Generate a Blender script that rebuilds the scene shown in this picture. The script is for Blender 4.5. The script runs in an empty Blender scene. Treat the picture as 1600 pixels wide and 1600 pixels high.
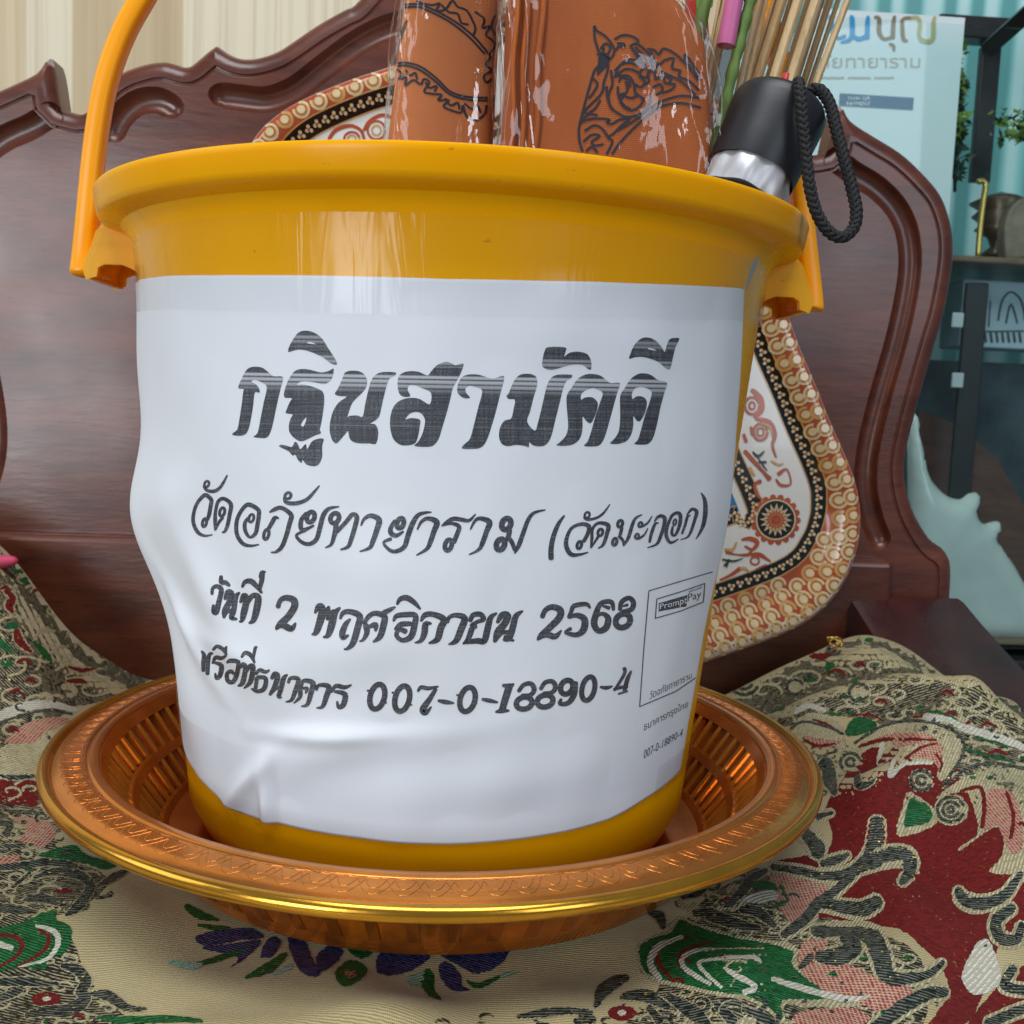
import bpy, bmesh, math, random
import numpy as np
from mathutils import Vector, Matrix
from mathutils.geometry import delaunay_2d_cdt
random.seed(7); rng = np.random.default_rng(7)
S = bpy.context.scene
COL = S.collection
# ------------------------------------------------------------------ camera
CAM_D, CAM_H, PITCH, YAW, ROLL, FPX = 0.493, 0.2048, 0.1008, 0.0625, 0.0404, 1600.0
_cp, _sp = math.cos(PITCH), math.sin(PITCH)
FW = np.array([math.sin(YAW)*_cp, math.cos(YAW)*_cp, -_sp]); RT = np.array([math.cos(YAW), -math.sin(YAW), 0.0]); UP = np.cross(RT, FW)
CPOS = np.array([0.0, -CAM_D, CAM_H])
cd = bpy.data.cameras.new('camera'); cam = bpy.data.objects.new('camera', cd); COL.objects.link(cam)
cd.sensor_width = 36; cd.lens = 36; cd.clip_start = 0.01; cd.clip_end = 60
cd.dof.use_dof = True; cd.dof.focus_distance = 0.385; cd.dof.aperture_fstop = 28
_c, _s = math.cos(ROLL), math.sin(ROLL)
_X = RT*_c + UP*_s; _Y = -RT*_s + UP*_c      # camera axes after roll
cam.matrix_world = Matrix(((_X[0], _Y[0], -FW[0], CPOS[0]), (_X[1], _Y[1], -FW[1], CPOS[1]), (_X[2], _Y[2], -FW[2], CPOS[2]), (0, 0, 0, 1)))
S.camera = cam
# ------------------------------------------------------------------ light: daylight from a window behind and left of the camera, plus added fills
W = bpy.data.worlds.new('World'); S.world = W; W.use_nodes = True
W.node_tree.nodes['Background'].inputs[0].default_value = (0.64, 0.79, 1.0, 1); W.node_tree.nodes['Background'].inputs[1].default_value = 0.17
def area(name, loc, target, sx, sy, power, color):
    l = bpy.data.lights.new(name, 'AREA'); l.shape = 'RECTANGLE'; l.size = sx; l.size_y = sy; l.energy = power; l.color = color
    o = bpy.data.objects.new(name, l); COL.objects.link(o); o.location = loc
    o.rotation_euler = (Vector(target)-Vector(loc)).to_track_quat('-Z', 'Y').to_euler(); return o
area('window_light', (-1.32, -2.10, 0.42), (0, 0, 0.12), 0.80, 0.95, 25, (0.92, 0.96, 1.0))
area('left_fill_light', (-2.0, -0.5, 1.1), (0, 0, 0.15), 1.0, 1.2, 9, (0.90, 0.95, 1.0))  # added fill from the left, not a known window
area('right_fill_light', (1.3, -2.2, 1.0), (0.1, 0, 0.1), 0.8, 1.2, 12, (0.80, 0.90, 1.0))  # added bluish sky fill from the right, source out of view
area('overhead_fill_light', (0.0, -0.75, 2.0), (0.05, -0.1, 0.0), 1.4, 1.0, 31, (0.96, 0.975, 1.0))  # added overhead fill to brighten the level cloth
S.view_settings.view_transform = 'Standard'; S.view_settings.look = 'None'; S.view_settings.exposure = 0; S.view_settings.gamma = 1
S.render.engine = 'CYCLES'
S.cycles.max_bounces = 10; S.cycles.transparent_max_bounces = 16; S.cycles.caustics_reflective = False; S.cycles.caustics_refractive = False
try: S.cycles.use_denoising = True
except Exception: pass
# ------------------------------------------------------------------ helpers
def rays(P):
    P = np.asarray(P, float); X = P[:, 0]-800; Y = P[:, 1]-800
    a = _c*X+_s*Y; b = -_s*X+_c*Y
    return FW[None]+RT[None]*(a/FPX)[:, None]-UP[None]*(b/FPX)[:, None]
def atY(x, y, Yw):
    d = rays([(x, y)])[0]; return CPOS+d*(Yw-CPOS[1])/d[1]
def atYs(pts, Yw): return [atY(x, y, Yw) for x, y in pts]
def atZ(x, y, Z):
    d = rays([(x, y)])[0]; return CPOS+d*(Z-CPOS[2])/d[2]
def sstep(t):
    t = np.clip(t, 0, 1); return t*t*(3-2*t)
def tag(o, label=None, cat=None, group=None, kind=None):
    if label: o['label'] = label
    if cat: o['category'] = cat
    if group: o['group'] = group
    if kind: o['kind'] = kind
    return o
def empty(name, loc=(0, 0, 0), **k):
    o = bpy.data.objects.new(name, None); COL.objects.link(o); o.location = loc; o.empty_display_size = .02
    return tag(o, **k)
def mk(name, V, F, mat=None, parent=None, smooth=True, uv=None, auto=None, **k):
    me = bpy.data.meshes.new(name); me.from_pydata([tuple(map(float, v)) for v in V], [], [tuple(map(int, f)) for f in F])
    if uv is not None:
        l = me.uv_layers.new(name='UVMap'); vi = np.empty(len(me.loops), np.int32); me.loops.foreach_get('vertex_index', vi)
        l.data.foreach_set('uv', np.asarray(uv, np.float32)[vi].ravel())
    if smooth:
        me.polygons.foreach_set('use_smooth', [True]*len(me.polygons))
        if auto is not None:
            try: me.set_sharp_from_angle(angle=math.radians(auto))
            except Exception: pass
    me.update()
    if mat is not None: me.materials.append(mat)
    o = bpy.data.objects.new(name, me); COL.objects.link(o)
    if parent is not None:
        o.parent = parent
        t = parent.location.copy(); q = parent.parent
        while q is not None: t += q.location; q = q.parent
        o.location = -t          # parents only ever translate, meshes are in world coordinates
    return tag(o, **k)
def lathe(prof, n=128, closed=False, a0=0, a1=2*math.pi):
    full = abs(a1-a0-2*math.pi) < 1e-6; m = n if full else n+1
    V = [(r*math.cos(a0+(a1-a0)*i/n), r*math.sin(a0+(a1-a0)*i/n), z) for i in range(m) for r, z in prof]
    k = len(prof); F = []
    for i in range(n):
        j = (i+1) % m
        for q in range(k if closed else k-1):
            w = (q+1) % k
            F.append((i*k+q, j*k+q, j*k+w, i*k+w))
    return V, F
def cat(P, per=8, closed=False):
    P = [np.asarray(p, float) for p in P]; n = len(P)
    if n < 3: return np.array(P)
    out = []
    for i in range(n if closed else n-1):
        if closed: a, b, c_, d = P[i-1], P[i], P[(i+1) % n], P[(i+2) % n]
        else: a, b, c_, d = P[max(i-1, 0)], P[i], P[i+1], P[min(i+2, n-1)]
        for k in range(per):
            t = k/per
            out.append(.5*((2*b)+(c_-a)*t+(2*a-5*b+4*c_-d)*t*t+(3*b-a-3*c_+d)*t**3))
    if not closed: out.append(P[-1])
    return np.array(out)
def tube(P, R, n=12, cap=True, sx=1.0, up=None):
    P = np.asarray(P, float); m = len(P); R = np.full(m, R) if np.isscalar(R) else np.asarray(R, float)
    T = np.gradient(P, axis=0); T /= np.linalg.norm(T, axis=1)[:, None]+1e-12
    nrm = np.array(up if up is not None else ((0, 0, 1) if abs(T[0][2]) < .9 else (1, 0, 0)), float)
    V = []; F = []
    for i in range(m):
        nrm = nrm-T[i]*(nrm@T[i]); nrm /= np.linalg.norm(nrm)+1e-12; b = np.cross(T[i], nrm)
        for k in range(n):
            a = 2*math.pi*k/n; V.append(P[i]+R[i]*(nrm*math.cos(a)*sx+b*math.sin(a)))
    for i in range(m-1):
        for k in range(n):
            F.append((i*n+k, i*n+(k+1) % n, (i+1)*n+(k+1) % n, (i+1)*n+k))
    if cap: F.append(tuple(range(n-1, -1, -1))); F.append(tuple((m-1)*n+k for k in range(n)))
    return V, F
def box(c, s, rot=None):
    c = np.asarray(c, float); h = np.asarray(s, float)/2; V = []
    for x in (-1, 1):
        for y in (-1, 1):
            for z in (-1, 1):
                p = np.array([x, y, z])*h
                if rot is not None: p = rot@p
                V.append(c+p)
    return V, [(0, 1, 3, 2), (4, 6, 7, 5), (0, 4, 5, 1), (2, 3, 7, 6), (0, 2, 6, 4), (1, 5, 7, 3)]
def join(*parts):
    V = []; F = []
    for v, f in parts:
        k = len(V); V += list(v); F += [tuple(i+k for i in t) for t in f]
    return V, F
def flip_to(V, F, d):
    if not len(F): return []
    A = np.asarray(V, float); d = np.array(d, float); I = np.array([f[:3] for f in F]); n = np.cross(A[I[:, 1]]-A[I[:, 0]], A[I[:, 2]]-A[I[:, 0]])@d
    return [tuple(f) if s > 0 else tuple(reversed(f)) for f, s in zip(F, n)]
def bevel(o, w=.002, seg=2):
    m = o.modifiers.new('bevel', 'BEVEL'); m.width = w; m.segments = seg; m.limit_method = 'ANGLE'; m.angle_limit = math.radians(40); return o
def inside(P, poly):
    P = np.asarray(P); poly = np.asarray(poly); x, y = P[:, 0], P[:, 1]; r = np.zeros(len(P), bool); j = len(poly)-1
    for i in range(len(poly)):
        xi, yi = poly[i]; xj, yj = poly[j]
        c = ((yi > y) != (yj > y)); 
        if yi != yj: r ^= c & (x < (xj-xi)*(y-yi)/(yj-yi)+xi)
        j = i
    return r
def cdt(polys, holes=(), spacing=None, extra=None):
    """triangulate the union of 2-D polygons minus holes, with interior points; returns (verts, tris)"""
    V = []; F = []; allp = list(polys)+list(holes)
    for p in allp:
        p = np.asarray(p)[:, :2]
        if np.sum(p[:, 0]*np.roll(p[:, 1], -1)-p[:, 1]*np.roll(p[:, 0], -1)) < 0: p = p[::-1]
        k = len(V); V += [tuple(map(float, q[:2])) for q in p]; F.append(list(range(k, k+len(p))))
    pts = []
    if spacing:
        A = np.concatenate([np.asarray(p)[:, :2] for p in polys]); lo = A.min(0); hi = A.max(0)
        gx, gy = np.meshgrid(np.arange(lo[0]+spacing/2, hi[0], spacing), np.arange(lo[1]+spacing/2, hi[1], spacing))
        gx[::2] += spacing/2; G = np.stack([gx.ravel(), gy.ravel()], -1); G += (rng.random(G.shape)-.5)*spacing*.12
        m = np.zeros(len(G), bool)
        for p in polys: m |= inside(G, np.asarray(p)[:, :2])
        pts = [tuple(g) for g in G[m]]
    if extra is not None: pts += [tuple(map(float, e)) for e in extra]
    r = delaunay_2d_cdt([Vector(v) for v in V+pts], [], F, 0, 1e-6, True)
    ns = len(polys); T = [f for f, o in zip(r[2], r[5]) if o and not any(i >= ns for i in o)]
    return np.array([tuple(v) for v in r[0]]), T
def stroke(P, w, per=6, closed=False, smooth=True):
    """variable-width pen stroke polygon; P: points (x,y) or (x,y,width)"""
    P = np.array([(p[0], p[1], (p[2] if len(p) > 2 else w)) for p in P], float)
    C = cat(P, per, closed) if smooth and len(P) > 2 else P
    d = np.gradient(C[:, :2], axis=0); 
    if closed: d = np.roll(C[:, :2], -1, 0)-np.roll(C[:, :2], 1, 0)
    d /= np.linalg.norm(d, axis=1)[:, None]+1e-9; n = np.stack([-d[:, 1], d[:, 0]], -1)*C[:, 2:3]/2
    L = C[:, :2]+n; R = C[:, :2]-n
    polys = []
    if closed:
        for i in range(len(C)):
            j = (i+1) % len(C); polys.append([L[i], L[j], R[j], R[i]])
        return polys
    # split in short quads so self-crossing strokes stay valid
    for i in range(0, len(C)-1, 2):
        j = min(i+2, len(C)-1); idx = list(range(i, j+1))
        polys.append([L[k] for k in idx]+[R[k] for k in reversed(idx)])
    return polys
def strip2d(strokes_, per=4, jag=0.0):
    """pen strokes as quad strips: list of (points (x,y,w), closed) -> verts, faces, layer"""
    V = []; F = []; Ly = []
    for li, (P, closed) in enumerate(strokes_):
        P = np.array(P, float); C = cat(P, per if len(P) > 2 else 1, closed) if len(P) > 2 else np.array([P[0], (P[0]+P[1])/2, P[1]])
        d = np.roll(C[:, :2], -1, 0)-np.roll(C[:, :2], 1, 0) if closed else np.gradient(C[:, :2], axis=0)
        d /= np.linalg.norm(d, axis=1)[:, None]+1e-9; n = np.stack([-d[:, 1], d[:, 0]], -1); w = np.abs(C[:, 2:3])/2; k = len(V); m = len(C)
        if not closed:   # rounded pen ends
            a = C[0, :2]-d[0]*w[0]*.55; b = C[-1, :2]+d[-1]*w[-1]*.55
            X = np.concatenate([[a], C[:, :2], [b]]); W_ = np.concatenate([w[:1]*.45, w, w[-1:]*.45]); n = np.concatenate([n[:1], n, n[-1:]]); m += 2
        else: X = C[:, :2]; W_ = w
        for j in (-1, 0, 1): V += list(X+n*(W_*j if not jag or j == 0 else W_*j+(rng.random((m, 1))-.5)*jag*2*np.minimum(1, W_/2.5)))
        Ly += [li]*(3*m)
        for i in range(m if closed else m-1):
            q = (i+1) % m
            F.append((k+i, k+q, k+m+q, k+m+i)); F.append((k+m+i, k+m+q, k+2*m+q, k+2*m+i))
    return np.array(V), F, np.array(Ly)
def xf(P, ox, oy, sc): return [(ox+p[0]/sc, oy+p[1]/sc)+tuple(q/sc for q in p[2:3]) for p in P]
# ------------------------------------------------------------------ materials
def nt(name):
    m = bpy.data.materials.new(name); m.use_nodes = True; n = m.node_tree; return m, n, n.nodes['Principled BSDF']
def setp(b, **k):
    al = {'color': 'Base Color', 'rough': 'Roughness', 'metal': 'Metallic', 'spec': 'Specular IOR Level', 'coat': 'Coat Weight', 'coatr': 'Coat Roughness', 'trans': 'Transmission Weight', 'ior': 'IOR', 'alpha': 'Alpha', 'sss': 'Subsurface Weight', 'sheen': 'Sheen Weight', 'aniso': 'Anisotropic'}
    for a, v in k.items():
        if a in ('color',) : v = (*v, 1)
        b.inputs[al[a]].default_value = v
def nd(n, t, **k):
    x = n.nodes.new(t)
    for a, v in k.items(): setattr(x, a, v)
    return x
def coords(n, kind='Object', scale=(1, 1, 1), rot=(0, 0, 0)):
    c = nd(n, 'ShaderNodeTexCoord'); m = nd(n, 'ShaderNodeMapping'); m.inputs['Scale'].default_value = scale; m.inputs['Rotation'].default_value = rot
    n.links.new(c.outputs[kind], m.inputs[0]); return m.outputs[0]
def noise(n, vec, scale, detail=4, rough=.55, dist=0):
    x = nd(n, 'ShaderNodeTexNoise'); x.inputs['Scale'].default_value = scale; x.inputs['Detail'].default_value = detail; x.inputs['Roughness'].default_value = rough; x.inputs['Distortion'].default_value = dist
    if vec is not None: n.links.new(vec, x.inputs['Vector'])
    return x.outputs['Fac']
def wave(n, vec, scale, dist=0, detail=2, dscale=1, dirn='X', prof='SIN', typ='BANDS'):
    x = nd(n, 'ShaderNodeTexWave'); x.wave_type = typ; x.wave_profile = prof
    if typ == 'BANDS': x.bands_direction = dirn
    x.inputs['Scale'].default_value = scale; x.inputs['Distortion'].default_value = dist; x.inputs['Detail'].default_value = detail; x.inputs['Detail Scale'].default_value = dscale
    if vec is not None: n.links.new(vec, x.inputs['Vector'])
    return x.outputs['Fac']
def ramp(n, fac, stops, interp='LINEAR'):
    x = nd(n, 'ShaderNodeValToRGB'); r = x.color_ramp; r.interpolation = interp
    while len(r.elements) < len(stops): r.elements.new(.5)
    for e, (p, c) in zip(r.elements, stops): e.position = p; e.color = (*c, 1) if len(c) == 3 else c
    n.links.new(fac, x.inputs[0]); return x.outputs[0]
def mix(n, a, b, fac, blend='MIX'):
    x = nd(n, 'ShaderNodeMix', data_type='RGBA', blend_type=blend)
    for s, v in ((0, fac), (6, a), (7, b)):
        if hasattr(v, 'node'): n.links.new(v, x.inputs[s])
        else: x.inputs[s].default_value = v if s == 0 else (*v, 1)
    return x.outputs[2]
def math_(n, op, a, b=0.0):
    x = nd(n, 'ShaderNodeMath', operation=op)
    for s, v in ((0, a), (1, b)):
        if hasattr(v, 'node'): n.links.new(v, x.inputs[s])
        else: x.inputs[s].default_value = v
    return x.outputs[0]
def bump(n, b, h, strength=.3, dist=.001):
    x = nd(n, 'ShaderNodeBump'); x.inputs['Strength'].default_value = strength; x.inputs['Distance'].default_value = dist
    n.links.new(h, x.inputs['Height']); n.links.new(x.outputs[0], b.inputs['Normal']); return x
def L(n, a, b): n.links.new(a, b)
def mat_plain(name, color, rough=.5, var=.12, vscale=60, bmp=0, bscale=400, **k):
    m, n, b = nt(name); setp(b, rough=rough, **k); v = coords(n)
    f = noise(n, v, vscale); c = ramp(n, f, [(.3, tuple(x*(1-var) for x in color)), (.7, tuple(min(1, x*(1+var)) for x in color))]); L(n, c, b.inputs['Base Color'])
    if bmp: bump(n, b, noise(n, v, bscale, 2), bmp, .0006)
    return m
def mat_wood(name, dark, light, axis='X', rough=.28, coat=.5, sc=1.0):
    m, n, b = nt(name); s = {'X': (5.0, 24, 24), 'Y': (26, 2.2, 26), 'Z': (26, 26, 2.2)}[axis]
    v = coords(n, 'Object', tuple(q*sc for q in s)); f = noise(n, v, 1.6, 8, .62, .6)
    v2 = coords(n, 'Object', tuple(q*sc*6 for q in s)); g = noise(n, v2, 1.5, 3, .6)
    c = ramp(n, f, [(.28, dark), (.5, tuple((a+q)/2 for a, q in zip(dark, light))), (.75, light)])
    c = mix(n, c, tuple(q*.45 for q in dark), math_(n, 'MULTIPLY', ramp(n, g, [(.56, (0, 0, 0)), (.7, (1, 1, 1))]), .38)); L(n, c, b.inputs['Base Color'])
    setp(b, rough=rough, coat=coat, coatr=.15); bump(n, b, math_(n, 'ADD', g, math_(n, 'MULTIPLY', f, .6)), .30, .0007)
    u = noise(n, coords(n), 9, 3); L(n, ramp(n, u, [(.3, (rough*.75,)*3), (.7, (rough*1.35,)*3)]), b.inputs['Roughness'])
    return m
M = {}
M['wood'] = mat_wood('rosewood', (.046, .0090, .0045), (.165, .040, .017), rough=.38, coat=.3)
M['woody'] = mat_wood('rosewood_arm', (.026, .007, .006), (.07, .018, .014), 'Y', rough=.34, coat=.08)
M['bucket'] = mat_plain('orange_yellow_plastic', (.96, .415, .0008), .27, .07, 9, spec=.15)
_b = M['bucket'].node_tree.nodes['Principled BSDF']; _b.inputs['Subsurface Weight'].default_value = .22; _b.inputs['Subsurface Radius'].default_value = (.9, .45, .05); _b.inputs['Subsurface Scale'].default_value = .012
_n = M['bucket'].node_tree; _c0 = _b.inputs['Base Color'].links[0].from_socket; _sp = noise(_n, coords(_n, 'Object', (150, 150, 420)), 1, 2, .6); L(_n, mix(_n, _c0, (.30, .13, .01), math_(_n, 'MULTIPLY', ramp(_n, _sp, [(.715, (0, 0, 0)), (.78, (1, 1, 1))]), .5)), _b.inputs['Base Color'])
_sc = noise(_n, coords(_n, 'Object', (260, 260, 60)), 1, 4, .7); bump(_n, _b, _sc, .06, .0004); L(_n, ramp(_n, noise(_n, coords(_n), 26, 4, .6), [(.3, (.2,)*3), (.7, (.36,)*3)]), _b.inputs['Roughness'])
M['handle'] = mat_plain('handle_plastic', (.97, .37, .004), .3, .04, 20, spec=.3)
M['tray'] = mat_plain('gilded_plastic', (.62, .165, .018), .18, .2, 40, metal=.7, bmp=.1, bscale=160)
M['flange'] = mat_plain('copper_gilt_plastic', (.74, .265, .055), .2, .18, 26, metal=.82, bmp=.08, bscale=220)
M['amber'] = mat_plain('dark_amber_plastic', (.62, .16, .012), .12, .35, 60, metal=.55, bmp=.15, bscale=60)
M['bead'] = mat_plain('gilt_edge', (.72, .35, .04), .2, .2, 24, metal=.9, bmp=.12, bscale=120)
M['slat'] = mat_plain('gilded_slat_plastic', (.90, .38, .05), .16, .1, 40, metal=.75)
# ------------------------------------------------------------------ setting: wall behind
def wallpaper():
    m, n, b = nt('wood_grain_wallpaper'); v = coords(n, 'Object', (1, 1, .02))
    f = noise(n, coords(n, 'Object', (14, 1, .25)), 1.0, 6, .6, .35); g = noise(n, coords(n, 'Object', (120, 1, .6)), 1.0, 5, .7, .3)
    broad = noise(n, coords(n, 'Object', (9, 1, .12)), 1.0, 1, .4)
    w = wave(n, coords(n, 'Object', (1, 1, .05)), 22, 7, 3, 1.2)
    c = ramp(n, f, [(.32, (.33, .225, .115)), (.5, (.52, .39, .22)), (.66, (.66, .54, .34))])
    c = mix(n, c, (.72, .64, .46), ramp(n, broad, [(.495, (0, 0, 0)), (.507, (1, 1, 1))]))
    c = mix(n, c, (.46, .34, .21), math_(n, 'MULTIPLY', ramp(n, g, [(.5, (0, 0, 0)), (.72, (1, 1, 1))]), .75))
    c = mix(n, c, (.55, .42, .27), math_(n, 'MULTIPLY', ramp(n, w, [(.7, (0, 0, 0)), (.95, (1, 1, 1))]), .22))
    L(n, c, b.inputs['Base Color']); setp(b, rough=.5); bump(n, b, g, .1, .0006); return m
M['wallpaper'] = wallpaper()
V, F = box((-.80, .56, .5), (2.10, .02, 2.0)); mk('wall', V, F, M['wallpaper'], smooth=False, kind='structure')
# ------------------------------------------------------------------ carved armchair
BY = .24                                               # front plane of the carved back
chair = empty('carved_armchair', (0, BY, -.30), label='dark carved rosewood armchair with grooved crest behind the yellow bucket', cat='armchair')
topL = [(552, 0), (536, 8), (492, 33), (442, 67), (420, 78), (393, 85), (371, 84), (352, 76), (335, 64), (322, 73), (309, 84), (290, 98), (272, 94), (253, 90), (225, 93), (191, 104), (165, 120), (147, 142), (135, 160), (124, 172), (104, 169), (87, 163), (80, 176), (73, 188), (42, 214), (0, 239)]
rightO = [(1308, 141), (1317, 159), (1336, 184), (1374, 209), (1414, 234), (1449, 266), (1477, 300), (1492, 338), (1498, 375), (1496, 419), (1483, 490), (1467, 544), (1441, 636), (1426, 697), (1421, 741), (1432, 794), (1459, 842), (1485, 864), (1494, 903)]
XC = -.006
hl = [(XC-p[0], p[2]) for p in atYs(topL, BY)]           # half-widths and heights
hr = [(p[0]-XC, p[2]) for p in atYs(rightO, BY)]
half = [(0.0, hl[0][1]+.045), (.03, hl[0][1]+.038), (.055, hl[0][1]+.017)]+hl[:22]+hr[1:]
half = half+[(half[-1][0], .03), (half[-1][0], -.06)]
def densify(P, step=.004):
    out = []
    for a, b in zip(P[:-1], P[1:]):
        a = np.array(a); b = np.array(b); k = max(1, int(np.linalg.norm(b-a)/step))
        out += [tuple(a+(b-a)*i/k) for i in range(k)]
    return out+[tuple(P[-1])]
# smooth runs between the cusps (the two little points of the crest)
def smooth_keep(P, cusps, per=4):
    out = []; s = 0
    for c_ in list(cusps)+[len(P)-1]:
        seg = P[s:c_+1]; out += list(map(tuple, cat(seg, per)))[:-1] if c_ < len(P)-1 else list(map(tuple, cat(seg, per))); s = c_
    return out
cus = [3+8, 3+21]
half_s = smooth_keep(half, cus)
outline = [(XC+x, z) for x, z in half_s]+[(XC-x, z) for x, z in reversed(half_s[1:])]
def groove_world(pts, mirror=True):
    w = [(p[0], p[2]) for p in atYs(pts, BY)]
    return w, [(2*XC-x, z) for x, z in w]
G1 = [(1292, 236), (1330, 268), (1370, 293), (1402, 327), (1419, 370), (1421, 430), (1404, 520), (1376, 620), (1357, 700), (1353, 760), (1364, 815), (1382, 858)]
G2 = [(276, 184), (268, 168), (248, 157), (222, 158), (198, 172), (181, 195), (172, 222)]
G3 = [(331, 160), (345, 150), (372, 152), (410, 156), (440, 149), (470, 133), (510, 102), (560, 66), (610, 42), (680, 28)]
grooves = []
for g in (G1, G2, G3):
    a, b = groove_world(g); grooves += [cat(a, 8), cat(b, 8)]
def dseg(P, C, closed=False):
    A = C[:-1]; B = C[1:]; 
    if closed: A = C; B = np.roll(C, -1, 0)
    ab = B-A; best = np.full(len(P), 9.)
    for a, v in zip(A, ab):
        t = np.clip(((P-a)@v)/(v@v+1e-15), 0, 1); best = np.minimum(best, np.linalg.norm(P-(a+t[:, None]*v), axis=1))
    return best
OUT = np.array(densify(outline+[outline[0]], .004))[:-1]
dsg = 1 if np.sum(OUT[:, 0]*np.roll(OUT[:, 1], -1)-OUT[:, 1]*np.roll(OUT[:, 0], -1)) > 0 else -1
_d = np.roll(OUT, -1, 0)-np.roll(OUT, 1, 0); _d /= np.linalg.norm(_d, axis=1)[:, None]; NRM = dsg*np.stack([-_d[:, 1], _d[:, 0]], -1)
def inset(q):
    P = OUT+NRM*q; ok = inside(P, OUT) & (dseg(P, OUT, True) > q*.96); idx = np.where(ok)[0]
    if ok.all(): return P
    n = len(P); ext = np.concatenate([idx-n, idx, idx+n]); near_ = [ext[np.argmin(abs(ext-i))] % n for i in range(n)]; return P[near_]
R_E = .0115
prof = [(0, .030), (0, R_E)]+[(R_E*(1-math.cos(t)), R_E*(1-math.sin(t))) for t in np.linspace(.15, math.pi/2, 8)]+[(.0126, .0), (.0131, .0012), (.0139, .0014), (.0146, .0003), (.0152, 0)]
V = []; no = len(OUT)
for q, dy in prof:
    P = OUT if q == 0 else inset(q); V += [(x, BY+dy, z) for x, z in P]
F = []
for j in range(len(prof)-1):
    for i in range(no): k = (i+1) % no; F.append((j*no+i, j*no+k, (j+1)*no+k, (j+1)*no+i))
inner = inset(prof[-1][0]); keep = [0]
for i in range(1, no):
    if np.linalg.norm(inner[i]-inner[keep[-1]]) > 1e-5: keep.append(i)
inner = inner[keep]
# carved channels: swept profile, tapered to rounded ends
GW = .0088; gp = [(-1, 0), (-.93, .0006), (-.86, .0030), (-.70, .0052), (-.35, .0068), (0, .0072), (.35, .0066), (.62, .0048), (.80, .0022), (.92, .0010), (1, 0)]
holes_ = []
for g in grooves:
    g = np.array(densify(list(map(tuple, g)), .002)); s_ = np.concatenate([[0], np.cumsum(np.linalg.norm(np.diff(g, axis=0), axis=1))]); T_ = s_[-1]
    e = np.minimum(s_, T_-s_); w = np.where(e < GW, np.sqrt(np.clip(1-((GW-e)/GW)**2, .0004, 1)), 1.0)
    d = np.gradient(g, axis=0); d /= np.linalg.norm(d, axis=1)[:, None]; n = np.stack([-d[:, 1], d[:, 0]], -1); k0 = len(V); K = len(gp)
    if n[len(n)//2][1] < 0: n = -n
    for i in range(len(g)):
        for a_, dp in gp: q = g[i]+n[i]*a_*GW*w[i]; V.append((q[0], BY+dp*w[i], q[1]))
    for i in range(len(g)-1):
        for j in range(K-1): F.append((k0+i*K+j, k0+i*K+j+1, k0+(i+1)*K+j+1, k0+(i+1)*K+j))
    holes_.append(np.concatenate([g+n*(GW*w)[:, None], (g-n*(GW*w)[:, None])[::-1]]))
fv, ft = cdt([inner], holes_, .02)
k0 = len(V); V += [(x, BY, z) for x, z in fv]; F += [tuple(k0+i for i in t) for t in ft]
F = flip_to(V, F, (0, -1, 0)); F.append(tuple(range(no)))
mk('back_panel', V, F, M['wood'], chair, auto=38)
# lower rail in front of the panel, and the seat frame under the cloth
V, F = box((XC, BY-.008, .025), (.66, .016, .16)); o = mk('lower_rail', V, F, M['wood'], chair, smooth=False); bevel(o, .004, 3)
for s in (-1, 1):
    # arm: leaves the back at the hip of the outline and swings outward and forward
    top = [(atY(1418, 935, BY-.012), .046), (atY(1475, 1010, .17), .050), (atY(1560, 1110, .09), .054), (atY(1650, 1230, .01), .056)]
    pts = cat([np.array([p[0], p[1], p[2]]) for p, w in top], 6); V = []; F = []
    for i, p in enumerate(pts):
        t = pts[min(i+1, len(pts)-1)]-pts[max(i-1, 0)]; t[2] = 0; t /= np.linalg.norm(t); sd = np.array([t[1], -t[0], 0])*-1
        w = .046
        sec = [(-w, -.055), (-w, -.008), (-w+.003, -.002), (-w+.008, 0), (w-.008, .001), (w-.003, -.002), (w, -.008), (w, -.055)]
        for a, z in sec:
            q = p+sd*a+np.array([0, 0, z]); V.append((q[0] if s > 0 else 2*XC-q[0], q[1], q[2]))
    k = 8
    for i in range(len(pts)-1):
        for q in range(k): F.append((i*k+q, i*k+(q+1) % k, (i+1)*k+(q+1) % k, (i+1)*k+q))
    F += [tuple(range(k)), tuple((len(pts)-1)*k+q for q in range(k))]
    if s < 0: F = [tuple(reversed(f)) for f in F]
    mk('arm', V, F, M['woody'], chair, auto=35)
V, F = box((XC, -.02, -.075), (.80, .52, .05)); o = mk('seat', V, F, M['woody'], chair, smooth=False); bevel(o, .006, 2)
for sx in (-1, 1):
    for y in (-.25, .22):
        V, F = box((XC+sx*.36, y, -.20), (.05, .05, .20)); o = mk('leg', V, F, M['woody'], chair, smooth=False); bevel(o, .006, 2)
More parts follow.
